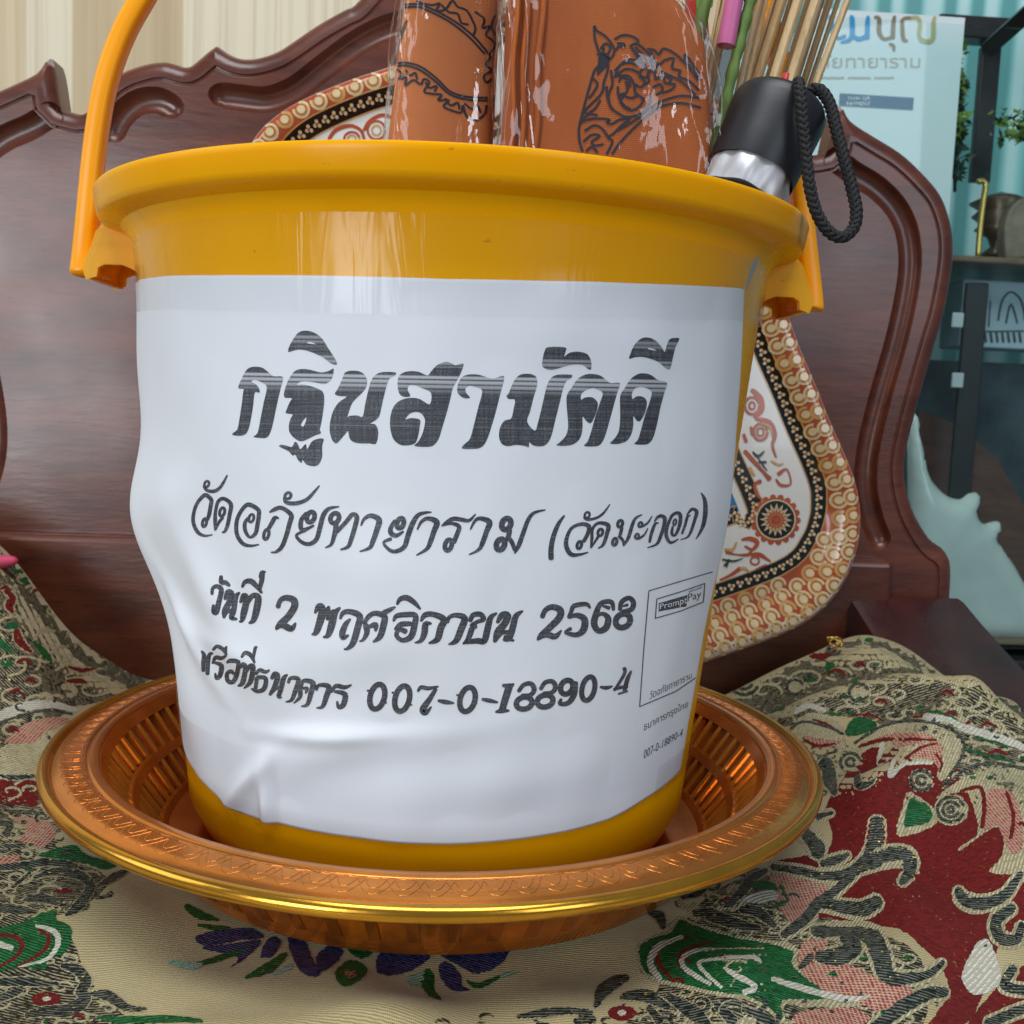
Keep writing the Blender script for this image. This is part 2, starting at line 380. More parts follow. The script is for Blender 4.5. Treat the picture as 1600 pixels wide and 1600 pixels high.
# ------------------------------------------------------------------ brocade cloth over the seat
def cloth_h(x, y):
    x = np.asarray(x, float); y = np.asarray(y, float)
    far = np.hypot(x, y)
    h = .058*sstep((x-.165)/.125)*sstep((y+.16)/.30)*(1-.80*sstep((x-.262)/.15))
    h = h*(1-.9*sstep((y-.185)/.05))
    h = h+.092*sstep((-x-.185+.30*np.clip(.13-y, -.1, .2))/.12)*sstep((y-.02)/.15)*(1-.75*sstep((y-.2)/.045))
    h = h+.018*sstep((-x-.17)/.12)*sstep((y+.2)/.2)
    out = sstep((far-.128)/.03)
    rip = .0022*np.sin(38*x+17*y+1.2*np.sin(21*y))+.0016*np.sin(61*y-24*x+2.0*np.sin(13*x))+.0012*np.sin(97*x+55*y)
    fold = .007*np.exp(-((x-.185-.25*(y+.12))/.018)**2)*sstep((y+.17)/.05)*(1-sstep((y+.02)/.05))
    fold += .008*np.exp(-((x+.255+.9*(y-.06))/.02)**2)*sstep((y-.0)/.05)
    fold += .007*np.exp(-((y-.10+.6*(x-.24))/.014)**2)*sstep((x-.19)/.04)
    fold += .004*np.exp(-((y+.19-.35*(x+.06))/.012)**2)*sstep((.10-abs(x+.06))/.06)+.004*np.exp(-((x-.10-.5*(y+.17))/.012)**2)*sstep((-.12-y)/.03)+.006*np.exp(-((y-.02-.8*(x-.25))/.013)**2)*sstep((x-.2)/.03)
    return h+out*(rip*1.25+.0026+fold)
def cloth_n(x, y, e=.0008):
    gx = (cloth_h(x+e, y)-cloth_h(x-e, y))/(2*e); gy = (cloth_h(x, y+e)-cloth_h(x, y-e))/(2*e)
    n = np.stack([-gx, -gy, np.ones_like(gx)], -1); return n/np.linalg.norm(n, axis=1)[:, None]
def march(P, test, t0, t1, n=260):
    d = rays(P); ts = np.linspace(t0, t1, n); prev = None; lo = np.full(len(d), np.nan); hi = lo.copy()
    for t in ts:
        v = test(CPOS+d*t)
        if prev is not None:
            m = np.isnan(lo) & (prev > 0) & (v <= 0); lo[m] = tp; hi[m] = t
        prev = v; tp = t
    ok = ~np.isnan(lo)
    for _ in range(22):
        mid = (lo+hi)/2; v = test(CPOS+d*np.nan_to_num(mid, nan=t1)[:, None]); g = v > 0
        lo = np.where(g, mid, lo); hi = np.where(g, hi, mid)
    return CPOS+d*np.nan_to_num((lo+hi)/2, nan=t1)[:, None], ok
def cloth_hit(P): return march(P, lambda q: q[:, 2]-cloth_h(q[:, 0], q[:, 1]), .26, .95, 130)
def satin():
    m, n, b = nt('tan_satin'); v = coords(n, 'Object')
    w = wave(n, coords(n, 'Object', (1, 1, 0), (0, 0, .12)), 235, 2.2, 2, 2.0, 'Y'); w2 = wave(n, coords(n, 'Object', (1, 1, 0)), 520, .5, 1, 3, 'X')
    f = noise(n, v, 26, 4); c = ramp(n, f, [(.3, (.345, .265, .10)), (.7, (.44, .355, .145))])
    c = mix(n, c, (.60, .52, .29), math_(n, 'MULTIPLY', ramp(n, w, [(.45, (0, 0, 0)), (.95, (1, 1, 1))]), .7))
    L(n, c, b.inputs['Base Color']); setp(b, rough=.42, sheen=.25, aniso=.4); bump(n, b, math_(n, 'ADD', w, math_(n, 'MULTIPLY', w2, .35)), .5, .0006); return m
M['satin'] = satin()
cloth = empty('brocade_cloth', (0, 0, 0), label='tan floral brocade cloth spread over the chair seat under the tray', cat='cloth')
nx, ny = 260, 170; xs = np.linspace(-.40, .43, nx); ys = np.linspace(-.30, BY-.017, ny); gx, gy = np.meshgrid(xs, ys); gz = cloth_h(gx.ravel(), gy.ravel()).reshape(gx.shape)
V = list(zip(gx.ravel(), gy.ravel(), gz.ravel())); F = [(j*nx+i, j*nx+i+1, (j+1)*nx+i+1, (j+1)*nx+i) for j in range(ny-1) for i in range(nx-1)]
o = mk('ground_weave', V, F, M['satin'], cloth)
sm = o.modifiers.new('thickness', 'SOLIDIFY'); sm.thickness = .0012; sm.offset = -1
# ------------------------------------------------------------------ gilded openwork tray
TR, TI, TZ = .1800, .1565, .0440
tray = empty('offering_tray', (0, 0, 0), label='round gilded openwork plastic tray holding the yellow bucket', cat='tray')
fl = [(.1560, .0440), (.1563, .0458), (.1572, .0466), (.1610, .0464), (.1616, .0458), (.1622, .0464), (.1690, .0456), (.1745, .0446), (.1762, .0430), (.1772, .0424), (.1772, .0410), (.1745, .0425), (.1610, .0440)]
V, F = lathe(fl, 220, True); mk('rim_flange', V, F, M['flange'], tray, auto=50)
a = np.linspace(0, 2*math.pi, 17)[:-1]
V, F = lathe([(.1786+.0028*math.cos(t), .0424+.0031*math.sin(t)) for t in a], 220, True); mk('rim_bead', V, F, M['bead'], tray)
em = []; NE = 104
def flz(r): return float(np.interp(r, [.1610, .1622, .1690, .1745], [.0464, .0464, .0456, .0446]))
def pol(r, t): return (r*math.cos(t), r*math.sin(t), flz(r)+.00003)
for i in range(NE):
    t0 = 2*math.pi*i/NE; dt = 2*math.pi/NE
    for sc_, r0, r1 in ((1.0, .1640, .1722), (.55, .1640, .1690)):
        em.append(tube([pol(r0+(r1-r0)*math.sin(u*math.pi)**.8, t0+dt*sc_*(u-.5)*1.25) for u in np.linspace(0, 1, 9)], .00017, 4, False))
    em.append(tube([pol(.1628+.0004*math.sin(k*2), t0+dt*k/4) for k in range(5)], .00018, 4, False))
V, F = join(*em); mk('embossed_border', V, F, M['flange'], tray, kind='stuff')
def wallr(z): return .1265+(z-.004)/(.044-.004)*(.1555-.1265)
def ring(z0, z1, name, th=.0022):
    V, F = lathe([(wallr(z0), z0), (wallr(z1), z1), (wallr(z1)+th, z1), (wallr(z0)+th, z0)], 180, True); return mk(name, V, F, M['tray'], tray, auto=40)
ring(.040, .0445, 'wall_ring'); ring(.0225, .0262, 'wall_ring'); ring(.003, .0085, 'wall_ring')
V, F = lathe([(0, .0030), (.045, .0030), (.047, .0040), (.075, .0040), (.077, .0030), (.105, .0030), (.110, .0042), (.122, .0042), (.1275, .0060), (.1275, .0015), (0, .0015)], 160); mk('base', V, F, M['tray'], tray, auto=40)
def slat_mesh(z0, z1):
    V = []; w = .0016; th = .0018
    for z in (z0, z1):
        r = wallr(z)+.0002
        for dr in (0, th):
            for dy in (-w, w): V.append((r+dr, dy, z))
    F = [(0, 1, 3, 2), (4, 6, 7, 5), (0, 4, 5, 1), (2, 3, 7, 6), (0, 2, 6, 4), (1, 5, 7, 3)]
    me = bpy.data.meshes.new('slat'); me.from_pydata(V, [], F); me.materials.append(M['slat']); return me
V, F = lathe([(wallr(.002)+.0046, .002), (wallr(.042)+.0046, .042), (wallr(.042)+.0058, .042), (wallr(.002)+.0058, .002)], 180, True); mk('outer_wall', V, F, M['amber'], tray, auto=40)
me_r = bpy.data.meshes.new('rib'); _v = [(wallr(z)+r_, y_, z) for z in (.010, .034) for r_ in (.0056, .0063) for y_ in (-.0022, .0022)]; me_r.from_pydata(_v, [], [(0, 1, 3, 2), (4, 6, 7, 5), (0, 4, 5, 1), (2, 3, 7, 6), (0, 2, 6, 4), (1, 5, 7, 3)]); me_r.materials.append(M['tray'])
for i in range(60):
    o = bpy.data.objects.new('rib', me_r); COL.objects.link(o); o.parent = tray; o.rotation_euler = (0, 0, 2*math.pi*(i+.5)/60)
for z0, z1, n in ((.0084, .0226, 96), (.0261, .0401, 96)):
    me = slat_mesh(z0, z1)
    for i in range(n):
        o = bpy.data.objects.new('slat', me); COL.objects.link(o); o.parent = tray; o.rotation_euler = (0, 0, 2*math.pi*(i+.3)/n)
# ------------------------------------------------------------------ bucket
BZ = .0095
def wr(z): return .1186+(z-.027)*.0986
bucket = empty('plastic_bucket', (0, 0, BZ), label='orange yellow plastic bucket with white printed notice standing in the gilded tray', cat='bucket')
ZR = .2876
pr = [(0, BZ+.003), (.08, BZ+.003), (.098, BZ), (wr(BZ)-.012, BZ), (wr(BZ)-.004, BZ+.004), (wr(BZ+.015), BZ+.015)]
for z in np.linspace(.04, .250, 16): pr.append((wr(z), z))
pr += [(wr(.260), .260), (wr(.2655)+.0004, .2655), (.1438, .2695), (.1458, .2728), (.1488, .2752)]
pi_ = [(r-.0022, z+.0005) for r, z in reversed(pr[5:])]
V, F = lathe(pr+pi_[:-1]+[(wr(BZ)-.012, BZ+.008), (0, BZ+.006)], 200); mk('body', V, F, M['bucket'], bucket, auto=40)
lip = [(.1440, .2735), (.1475, .2745), (.1530, .2760), (.1556, .2768), (.1570, .2776), (.1577, .2790), (.1586, .2850), (.1590, .2866), (.1586, .2876), (.1575, .2880), (.1500, .2878), (.1486, .2872), (.1482, .2840), (.1478, .2785), (.1462, .2765), (.1436, .2748)]
V, F = lathe(lip, 220, True); mk('lip', V, F, M['bucket'], bucket, auto=45)
for s in (-1, 1):
    parts = []
    # two side cheeks, an outer plate, a bridge under the lip
    ck = [(.1395, .2770), (.1565, .2775), (.1588, .2750), (.1608, .2685), (.1642, .2605), (.1640, .2570), (.1632, .2550), (.1598, .2562), (.1592, .2600), (.1560, .2618), (.1480, .2620), (.1440, .2605), (.1395, .2580)]
    for yy in (-.0205, .0175):
        n = len(ck); V = [(s*r, yy, z) for r, z in ck]+[(s*r, yy+.003, z) for r, z in ck]
        F = [tuple(range(n)), tuple(range(2*n-1, n-1, -1))]+[(i, (i+1) % n, n+(i+1) % n, n+i) for i in range(n)]; parts.append((V, F))
    V = []; prof = [(.1590, .2765), (.1611, .2685), (.1645, .2605), (.1643, .2570), (.1632, .2546)]
    yy = [-.0205, -.013, 0, .013, .0205]; ex_ = [0, .0012, .0018, .0012, 0]; k = len(prof)
    for th in (0, -.003):
        for y_, e_ in zip(yy, ex_): V += [(s*(r+e_+th), y_, z) for r, z in prof]
    F = []; q = len(yy)*k
    for b_ in (0, q):
        for i in range(len(yy)-1):
            for j in range(k-1): F.append((b_+i*k+j, b_+(i+1)*k+j, b_+(i+1)*k+j+1, b_+i*k+j+1))
    for i in range(len(yy)-1): F.append((i*k+k-1, (i+1)*k+k-1, q+(i+1)*k+k-1, q+i*k+k-1)); F.append((i*k, q+i*k, q+(i+1)*k, (i+1)*k))
    parts.append((V, F)); parts.append(box((s*.1505, 0, .2700), (.0190, .040, .0022)))
    V, F = join(*parts); ear = mk('ear', V, F, M['bucket'], bucket, smooth=False); bevel(ear, .0008, 2)
hp = [(-.1712, .2570), (-.1712, .2680)]+[(p[0], p[2]) for p in atYs([(141, 300), (152, 205), (166, 130), (190, 60), (222, 0)], 0)]
hp = hp+[(-.128, .4105), (-.100, .4330), (-.060, .4480), (-.005, .4540), (.050, .4460), (.090, .4260)]+[(p[0], p[2]) for p in atYs([(1180, -10), (1206, 60), (1228, 140), (1242, 220), (1250, 300)], 0)]+[(.1702, .2680), (.1706, .2570)]
C = cat([(x, 0, z) for x, z in hp], 8)
def sq_tube(P, hw, hd, n=20, e=.55):
    P = np.asarray(P); V = []; F = []; T = np.gradient(P, axis=0); T /= np.linalg.norm(T, axis=1)[:, None]
    for i, p in enumerate(P):
        nn = np.cross(T[i], (0, 1, 0)); nn /= np.linalg.norm(nn)
        for k in range(n):
            a = 2*math.pi*k/n; ca, sa = math.cos(a), math.sin(a)
            V.append(p+nn*hw[i]*math.copysign(abs(ca)**e, ca)+np.array([0, 1, 0])*hd[i]*math.copysign(abs(sa)**e, sa))
    m = len(P)
    for i in range(m-1):
        for k in range(n): F.append((i*n+k, i*n+(k+1) % n, (i+1)*n+(k+1) % n, (i+1)*n+k))
    F += [tuple(range(n-1, -1, -1)), tuple((m-1)*n+k for k in range(n))]; return V, F
dist = np.minimum(np.arange(len(C)), np.arange(len(C))[::-1]); end = np.exp(-(dist/7.0)**2)
shrink = np.where(dist == 0, .35, np.where(dist == 1, .74, np.where(dist == 2, .93, 1.0)))
V, F = sq_tube(C, (.0047+.0014*end)*shrink, (.0056+.0022*end)*shrink, 20, .62); mk('handle', V, F, M['handle'], bucket)
for s in (-1, 1):
    V, F = tube([(s*.160, 0, .2620), (s*.1718, 0, .2620)], .0035, 16); mk('pivot_pin', V, F, M['handle'], bucket, auto=40)
# ------------------------------------------------------------------ printed notice wrapped round the bucket
def cone_hit(P): return march(P, lambda q: np.hypot(q[:, 0], q[:, 1])-wr(q[:, 2])-.0006, .28, .60, 150)
def to_tz(q): return np.arctan2(q[:, 0], -q[:, 1]), q[:, 2]
def tz_of(pts):
    q, ok = cone_hit(pts); t, z = to_tz(q); return t[ok], z[ok]
_t, _z = tz_of([(262, 431), (330, 430), (400, 430), (550, 432), (700, 436), (850, 439), (1000, 443), (1080, 446), (1150, 450)]); TOPT, TOPZ = _t, _z
_t, _z = tz_of([(325, 1228), (345, 1248), (375, 1268), (405, 1280), (440, 1288), (560, 1310), (700, 1320), (850, 1306), (950, 1281), (1010, 1247), (1040, 1226), (1058, 1209)]); BOTT, BOTZ = _t, _z
_t, _z = tz_of([(1161, 455), (1159, 520), (1155, 600), (1146, 700), (1133, 790), (1118, 880), (1103, 970), (1088, 1060), (1074, 1130), (1063, 1200)]); RGT, RGZ = _t[::-1], _z[::-1]
TH_L = math.radians(-78)
def lin_ext(x, xs, ys):
    y = np.interp(x, xs, ys)
    y = np.where(x < xs[0], ys[0]+(ys[1]-ys[0])/(xs[1]-xs[0])*(x-xs[0])*.6, y); return np.where(x > xs[-1], ys[-1]+(ys[-1]-ys[-2])/(xs[-1]-xs[-2])*(x-xs[-1])*.6, y)
_G = {}
def gau(t, z, px, py, st, sz, ang=0):
    if (px, py) not in _G: q, ok = cone_hit([(px, py)]); a, b = to_tz(q); _G[(px, py)] = (a, b)
    a, b = _G[(px, py)]; dt = (t-a[0])*.13; dz = z-b[0]
    u = dt*math.cos(ang)+dz*math.sin(ang); v = -dt*math.sin(ang)+dz*math.cos(ang); return np.exp(-(u/st)**2-(v/sz)**2)
def lift(t, z):
    g = lambda *a: gau(t, z, *a)
    l = .0125*np.exp(-((t-math.radians(-80))/math.radians(19))**2)*np.exp(-((z-.153)/.030)**2)
    l = l+.0035*np.exp(-((t-math.radians(-78))/math.radians(14))**2)*np.exp(-((z-.215)/.030)**2)
    l = l+.0022*np.exp(-((t-math.radians(62))/math.radians(12))**2)*np.exp(-((z-.165)/.035)**2)
    l = l+.0030*g(300, 1080, .016, .022)+.0026*g(330, 930, .03, .010, -.9)+.0016*g(520, 1020, .040, .012, .25)+.0012*g(640, 900, .03, .016)
    l = l+.0038*g(385, 1225, .022, .0045, .75)-.0007*g(430, 1150, .014, .008, .7)+.0034*g(419, 1262, .0035, .013)+.0014*g(470, 1190, .03, .009, .5)+.0022*g(505, 1150, .028, .0035, .12)
    l = l+.0010*g(760, 1230, .05, .010, .1)+.0008*g(900, 520, .06, .012)+.0012*g(280, 780, .02, .010, .5)
    l = l+.0024*g(262, 900, .010, .030, .35)+.0028*g(300, 985, .030, .0055, -.75)+.0016*g(345, 1010, .03, .006, -.2)+.0018*g(260, 1010, .012, .02)+.0012*g(1120, 640, .012, .04)+.0009*g(600, 1165, .05, .006, .2)
    l = l+.0006*np.sin(t*9+z*70)*.5+.0004*np.sin(t*23-z*45)*.4
    return np.maximum(l, 0)
def RL(t, z): return wr(z)+.0007+lift(t, z)
def label_hit(P): return march(P, lambda q: np.hypot(q[:, 0], q[:, 1])-RL(np.arctan2(q[:, 0], -q[:, 1]), q[:, 2]), .28, .56, 110)
nu, nv = 280, 190; _u, _v = np.meshgrid(np.linspace(0, 1, nu), np.linspace(0, 1, nv)); _u = _u.ravel(); _v = _v.ravel(); t = TH_L+(math.radians(60)-TH_L)*_u
for _ in range(4):
    zt = lin_ext(t, TOPT, TOPZ); zb = lin_ext(t, BOTT, BOTZ); z = zb+(zt-zb)*_v; t = TH_L+(np.interp(z, RGZ, RGT)-TH_L)*_u
V = np.stack([t, z], -1); UVs = np.stack([_u, _v], -1)
A = np.array(V); R_ = RL(A[:, 0], A[:, 1]); V = np.stack([R_*np.sin(A[:, 0]), -R_*np.cos(A[:, 0]), A[:, 1]], -1)
F = [(j*nu+i, j*nu+i+1, (j+1)*nu+i+1, (j+1)*nu+i) for j in range(nv-1) for i in range(nu-1)]
M['paper'] = mat_plain('white_copy_paper', (.80, .83, .88), .62, .012, 30, bmp=.05, bscale=700)
label = mk('paper_notice', V, F, M['paper'], bucket, uv=UVs, label='white printed notice with bold grey Thai lettering taped round the bucket')
sm = label.modifiers.new('thickness', 'SOLIDIFY'); sm.thickness = .00022; sm.offset = -1
def ink(name, kind):
    m, n, b = nt(name); uv = coords(n, 'UV', (1600, 1600, 1))
    sx = nd(n, 'ShaderNodeSeparateXYZ'); L(n, uv, sx.inputs[0])
    fine = noise(n, coords(n, 'UV', (420, 1100, 1)), 1, 3, .7); hor = noise(n, coords(n, 'UV', (12, 620, 1)), 1, 2, .6); ver = noise(n, coords(n, 'UV', (420, 10, 1)), 1, 2, .6)
    f = math_(n, 'ADD', math_(n, 'MULTIPLY', fine, .45), math_(n, 'ADD', math_(n, 'MULTIPLY', hor, .35), math_(n, 'MULTIPLY', ver, .2)))
    c = ramp(n, f, [(.38, (.025, .027, .034)), (.5, (.055, .060, .072)), (.60, (.16, .17, .19))])
    if kind == 'title':   # pale toner streaks across the tops of the letters
        st = ramp(n, math_(n, 'DIVIDE', sx.outputs[1], 1600), [(0, (0, 0, 0)), (.1, (0, 0, 0)), (1, (0, 0, 0))])
        y = math_(n, 'SUBTRACT', sx.outputs[1], math_(n, 'MULTIPLY', math_(n, 'SUBTRACT', sx.outputs[0], 380), .018))
        w = ramp(n, math_(n, 'FRACT', math_(n, 'DIVIDE', math_(n, 'SUBTRACT', y, 516), 7.4)), [(.0, (.9, .9, .9)), (.45, (.8, .8, .8)), (.6, (.12, .12, .12)), (.8, (.1, .1, .1)), (1, (.9, .9, .9))])
        band = ramp(n, math_(n, 'DIVIDE', math_(n, 'SUBTRACT', y, 580), 30), [(0, (0, 0, 0)), (.12, (.9, .9, .9)), (.55, (.75, .75, .75)), (1, (0, 0, 0))])
        band2 = ramp(n, math_(n, 'DIVIDE', math_(n, 'SUBTRACT', y, 520), 50), [(0, (0, 0, 0)), (.06, (.45, .45, .45)), (.24, (.4, .4, .4)), (.3, (0, 0, 0)), (.62, (.0, .0, .0)), (.7, (.55, .55, .55)), (.92, (.5, .5, .5)), (1, (0, 0, 0))])
        c = mix(n, c, (.62, .64, .68), math_(n, 'MULTIPLY', w, math_(n, 'MAXIMUM', band, band2)))
        lw = ramp(n, math_(n, 'ABSOLUTE', math_(n, 'SUBTRACT', y, 661.5)), [(0, (1, 1, 1)), (.9, (0, 0, 0))]); c = mix(n, c, (.3, .31, .33), math_(n, 'MULTIPLY', lw, .5))
    L(n, c, b.inputs['Base Color']); setp(b, rough=.55); return m
M['ink'] = ink('grey_toner', 'plain'); M['ink_title'] = ink('grey_toner_streaked', 'title')
def decal_label(name, polys, mat, holes=(), spacing=7, off=.00010, **k):
    v, t = cdt(polys, holes, spacing); q, ok = label_hit(v); th, z = to_tz(q); r = np.hypot(q[:, 0], q[:, 1])+off
    Vv = np.stack([r*np.sin(th), -r*np.cos(th), z], -1)
    t = [f for f in t if all(ok[i] for i in f)]; t = flip_to(Vv, t, (0, -1, 0))
    return mk(name, Vv, t, mat, label, uv=v/1600.0, **k)
def sm_poly(P, per=3): return cat(P, per, True)
TI1 = [[(100,745),(130,720),(145,650),(160,550),(170,470),(175,455),(140,450),(140,430),(160,385),(190,330),(230,308),(290,312),(330,340),(370,370),(430,375),(415,450),(390,560),(365,680),(345,745),(320,775),(270,775),(237,768),(265,740),(285,640),(305,540),(325,440),(290,410),(250,395),(222,403),(255,425),(275,455),(275,478),(245,478),(235,560),(220,650),(205,715),(185,750),(150,762),(105,758)],
[(437,500),(440,470),(455,420),(475,380),(510,335),(560,322),(620,330),(680,345),(730,335),(755,322),(765,325),(755,375),(735,405),(700,420),(650,412),(600,405),(550,405),(520,425),(570,425),(630,440),(690,470),(702,520),(695,600),(680,690),(672,720),(680,745),(640,760),(590,785),(550,798),(510,780),(475,740),(470,690),(485,640),(495,622),(450,612),(455,590),(475,540),(490,515),(450,512)],
[(405,830),(420,820),(460,828),(490,835),(510,800),(530,820),(545,850),(580,815),(590,850),(620,800),(665,780),(698,785),(688,830),(688,900),(665,950),(630,962),(585,950),(560,920),(553,940),(530,920),(510,885),(495,893),(470,865),(430,845)],
[(465,210),(470,180),(490,140),(530,85),(580,70),(640,85),(690,125),(730,190),(770,250),(785,293),(745,285),(700,250),(640,220),(580,200),(530,195),(490,205)],
[(820,390),(840,345),(890,333),(950,345),(982,390),(978,440),(950,480),(890,540),(865,600),(855,640),(870,630),(920,628),(955,635),(970,560),(990,470),(1010,400),(1040,360),(1090,342),(1170,345),(1165,365),(1130,385),(1110,440),(1085,540),(1060,640),(1005,680),(1035,685),(1055,720),(1055,770),(1040,815),(1000,812),(950,812),(900,805),(870,780),(858,730),(840,750),(810,785),(780,812),(755,790),(740,740),(740,680),(760,600),(800,540),(850,505),(800,500),(772,485),(790,455)],
[(1200,490),(1187,450),(1185,400),(1200,360),(1250,338),(1320,340),(1380,365),(1400,345),(1440,300),(1500,275),(1540,285),(1566,298),(1616,285),(1611,320),(1585,380),(1550,440),(1535,500),(1510,600),(1480,700),(1455,780),(1420,825),(1370,835),(1295,828),(1320,800),(1350,740),(1365,660),(1340,615),(1300,605),(1260,620),(1235,655),(1270,645),(1330,655),(1330,700),(1320,760),(1300,810),(1250,825),(1200,820),(1155,780),(1135,700),(1140,620),(1165,560),(1210,525),(1270,512),(1330,520),(1395,555),(1405,480),(1350,450),(1300,430),(1260,430),(1250,460),(1268,500),(1230,506)]]
TI2 = [[(65,480),(62,440),(75,400),(100,370),(150,357),(210,362),(290,385),(340,372),(368,372),(362,420),(345,480),(315,600),(280,720),(250,800),(215,840),(160,848),(92,845),(110,815),(145,780),(170,690),(200,570),(225,465),(180,440),(140,432),(115,450),(120,480),(145,512),(100,512)],
[(420,430),(445,385),(480,358),(540,355),(580,375),(585,430),(565,500),(540,600),(520,670),(570,728),(590,680),(620,560),(645,450),(670,390),(710,362),(770,358),(815,362),(810,380),(780,400),(760,440),(735,540),(705,660),(680,760),(650,815),(610,832),(560,825),(535,805),(530,838),(510,830),(450,822),(390,830),(350,810),(335,760),(345,700),(375,660),(415,648),(430,590),(440,525),(400,520),(385,500),(400,480)],
[(640,320),(620,300),(622,260),(635,205),(660,178),(770,180),(772,210),(765,240),(800,215),(860,208),(915,225),(940,270),(940,325),(920,322),(890,298),(840,292),(780,302),(720,320),(680,328)],
[(780,560),(782,495),(810,450),(850,390),(900,360),(950,355),(1000,365),(1040,395),(1070,415),(1130,415),(1115,470),(1090,560),(1060,670),(1030,770),(1000,820),(960,832),(895,828),(920,795),(945,720),(970,630),(1000,540),(1018,480),(980,455),(945,448),(900,465),(875,490),(875,525),(900,510),(945,508),(975,530),(985,560),(970,620),(940,678),(910,665),(885,635),(885,700),(875,760),(850,800),(800,825),(715,825),(740,800),(775,760),(790,700),(785,620)],
[(1132,500),(1160,450),(1200,390),(1250,355),(1300,352),(1340,365),(1380,395),(1440,412),(1425,470),(1400,560),(1375,680),(1350,770),(1320,812),(1280,820),(1225,815),(1250,785),(1275,700),(1300,610),(1325,540),(1340,475),(1310,450),(1270,440),(1230,450),(1210,480),(1212,520),(1240,502),(1280,505),(1305,530),(1305,570),(1290,620),(1262,665),(1240,660),(1218,632),(1218,690),(1205,750),(1175,795),(1120,815),(1065,812),(1085,790),(1115,750),(1130,690),(1132,600)],
[(1192,255),(1200,220),(1225,165),(1270,122),(1320,116),(1370,140),(1405,180),(1425,210),(1440,160),(1460,125),(1500,118),(1520,122),(1510,150),(1495,180),(1480,240),(1460,320),(1430,315),(1390,280),(1340,258),(1280,243),(1230,245)]]
SC1 = 4.2105
title = [sm_poly(xf(p, 340, 500, SC1)) for p in TI1]+[sm_poly(xf(p, 700, 500, SC1)) for p in TI2]
hol = [sm_poly(xf([(548,690),(565,660),(585,640),(580,670),(565,700)], 340, 500, SC1))]
hol += [sm_poly(xf([(585,152),(610,143),(650,160),(630,158)], 340, 500, SC1)), sm_poly(xf([(1312,190),(1330,183),(1370,200),(1350,200)], 700, 500, SC1))]
decal_label('title_lettering', title, M['ink_title'], hol)
def ring_(cx, cy, rx, ry, w, n=14, tilt=.35):
    return [(cx+rx*math.cos(a)+tilt*-ry*math.sin(a)*.5, cy+ry*math.sin(a), w) for a in [2*math.pi*i/n for i in range(n)]]
def glyphs(strokes_, rings, ox, oy, sc, k=1.0):
    return [(xf([(p[0], p[1], p[2]*k) for p in s_], ox, oy, sc), False) for s_ in strokes_]+[(xf(ring_(*r), ox, oy, sc), True) for r in rings]
def stroke_label(name, S_, mat, off=.00010, k_=1.0, **k):
    S_ = [([(p[0], p[1], p[2]*k_) for p in s_], c_) for s_, c_ in S_]
    v, f, ly = strip2d(S_); q, ok = label_hit(v); th, z = to_tz(q); r = np.hypot(q[:, 0], q[:, 1])+off+(ly % 12)*3e-6
    Vv = np.stack([r*np.sin(th), -r*np.cos(th), z], -1); f = flip_to(Vv, [t for t in f if all(ok[i] for i in t)], (0, -1, 0)); return mk(name, Vv, f, mat, label, uv=v/1600.0, **k)
LA = [[(240,603,10),(170,612,22),(110,580,30),(72,500,30),(72,420,28),(100,330,28),(150,265,30),(185,250,34),(230,290,32),(226,340,32),(212,420,32),(195,470,26)],
[(165,165,24),(190,205,26),(250,215,30),(300,190,26),(340,135,22),(372,72,12)],
[(262,565,10),(265,480,30),(268,400,26),(290,310,28),(340,280,30),(405,330,34),(395,420,32),(375,520,30),(350,575,22),(328,580,12)], [(270,560,12),(300,490,24),(335,450,22)],
[(655,690,12),(580,702,24),(510,680,32),(460,600,32),(455,500,32),(480,420,30),(530,350,32),(575,335,36),(650,380,34),(655,430,34),(645,500,34),(625,590,32),(575,625,24),(535,570,30),(530,500,30),(560,455,26)],
[(735,560,30),(770,500,34),(800,450,34),(832,458,12)], [(752,402,14),(790,380,32),(840,362,34),(890,378,34),(945,430,38),(930,500,38),(900,610,36),(860,710,34),(810,755,24),(765,760,12)],
[(885,270,26),(900,315,30),(990,322,34),(1080,290,30),(1140,230,24),(1195,165,12)],
[(1080,410,30),(1035,470,36),(1030,540,36),(1060,560,34),(1145,520,18)], [(1070,565,24),(990,608,24),(1040,670,30),(1110,685,34),(1170,640,36),(1200,540,38),(1230,430,38),(1280,370,30),(1370,352,12)],
[(1345,500,40),(1340,560,42),(1325,620,36),(1300,690,26),(1250,718,12)], [(1350,580,30),(1440,480,34),(1490,422,36),(1530,445,38),(1510,540,38),(1480,640,36),(1450,710,30),(1385,735,14)]]
RA = [(170,495,18,36,24), (190,150,20,26,20), (328,400,22,38,24), (588,455,22,34,22), (722,600,22,44,26), (915,255,26,28,24), (1118,445,34,46,38), (1332,455,38,44,38)]
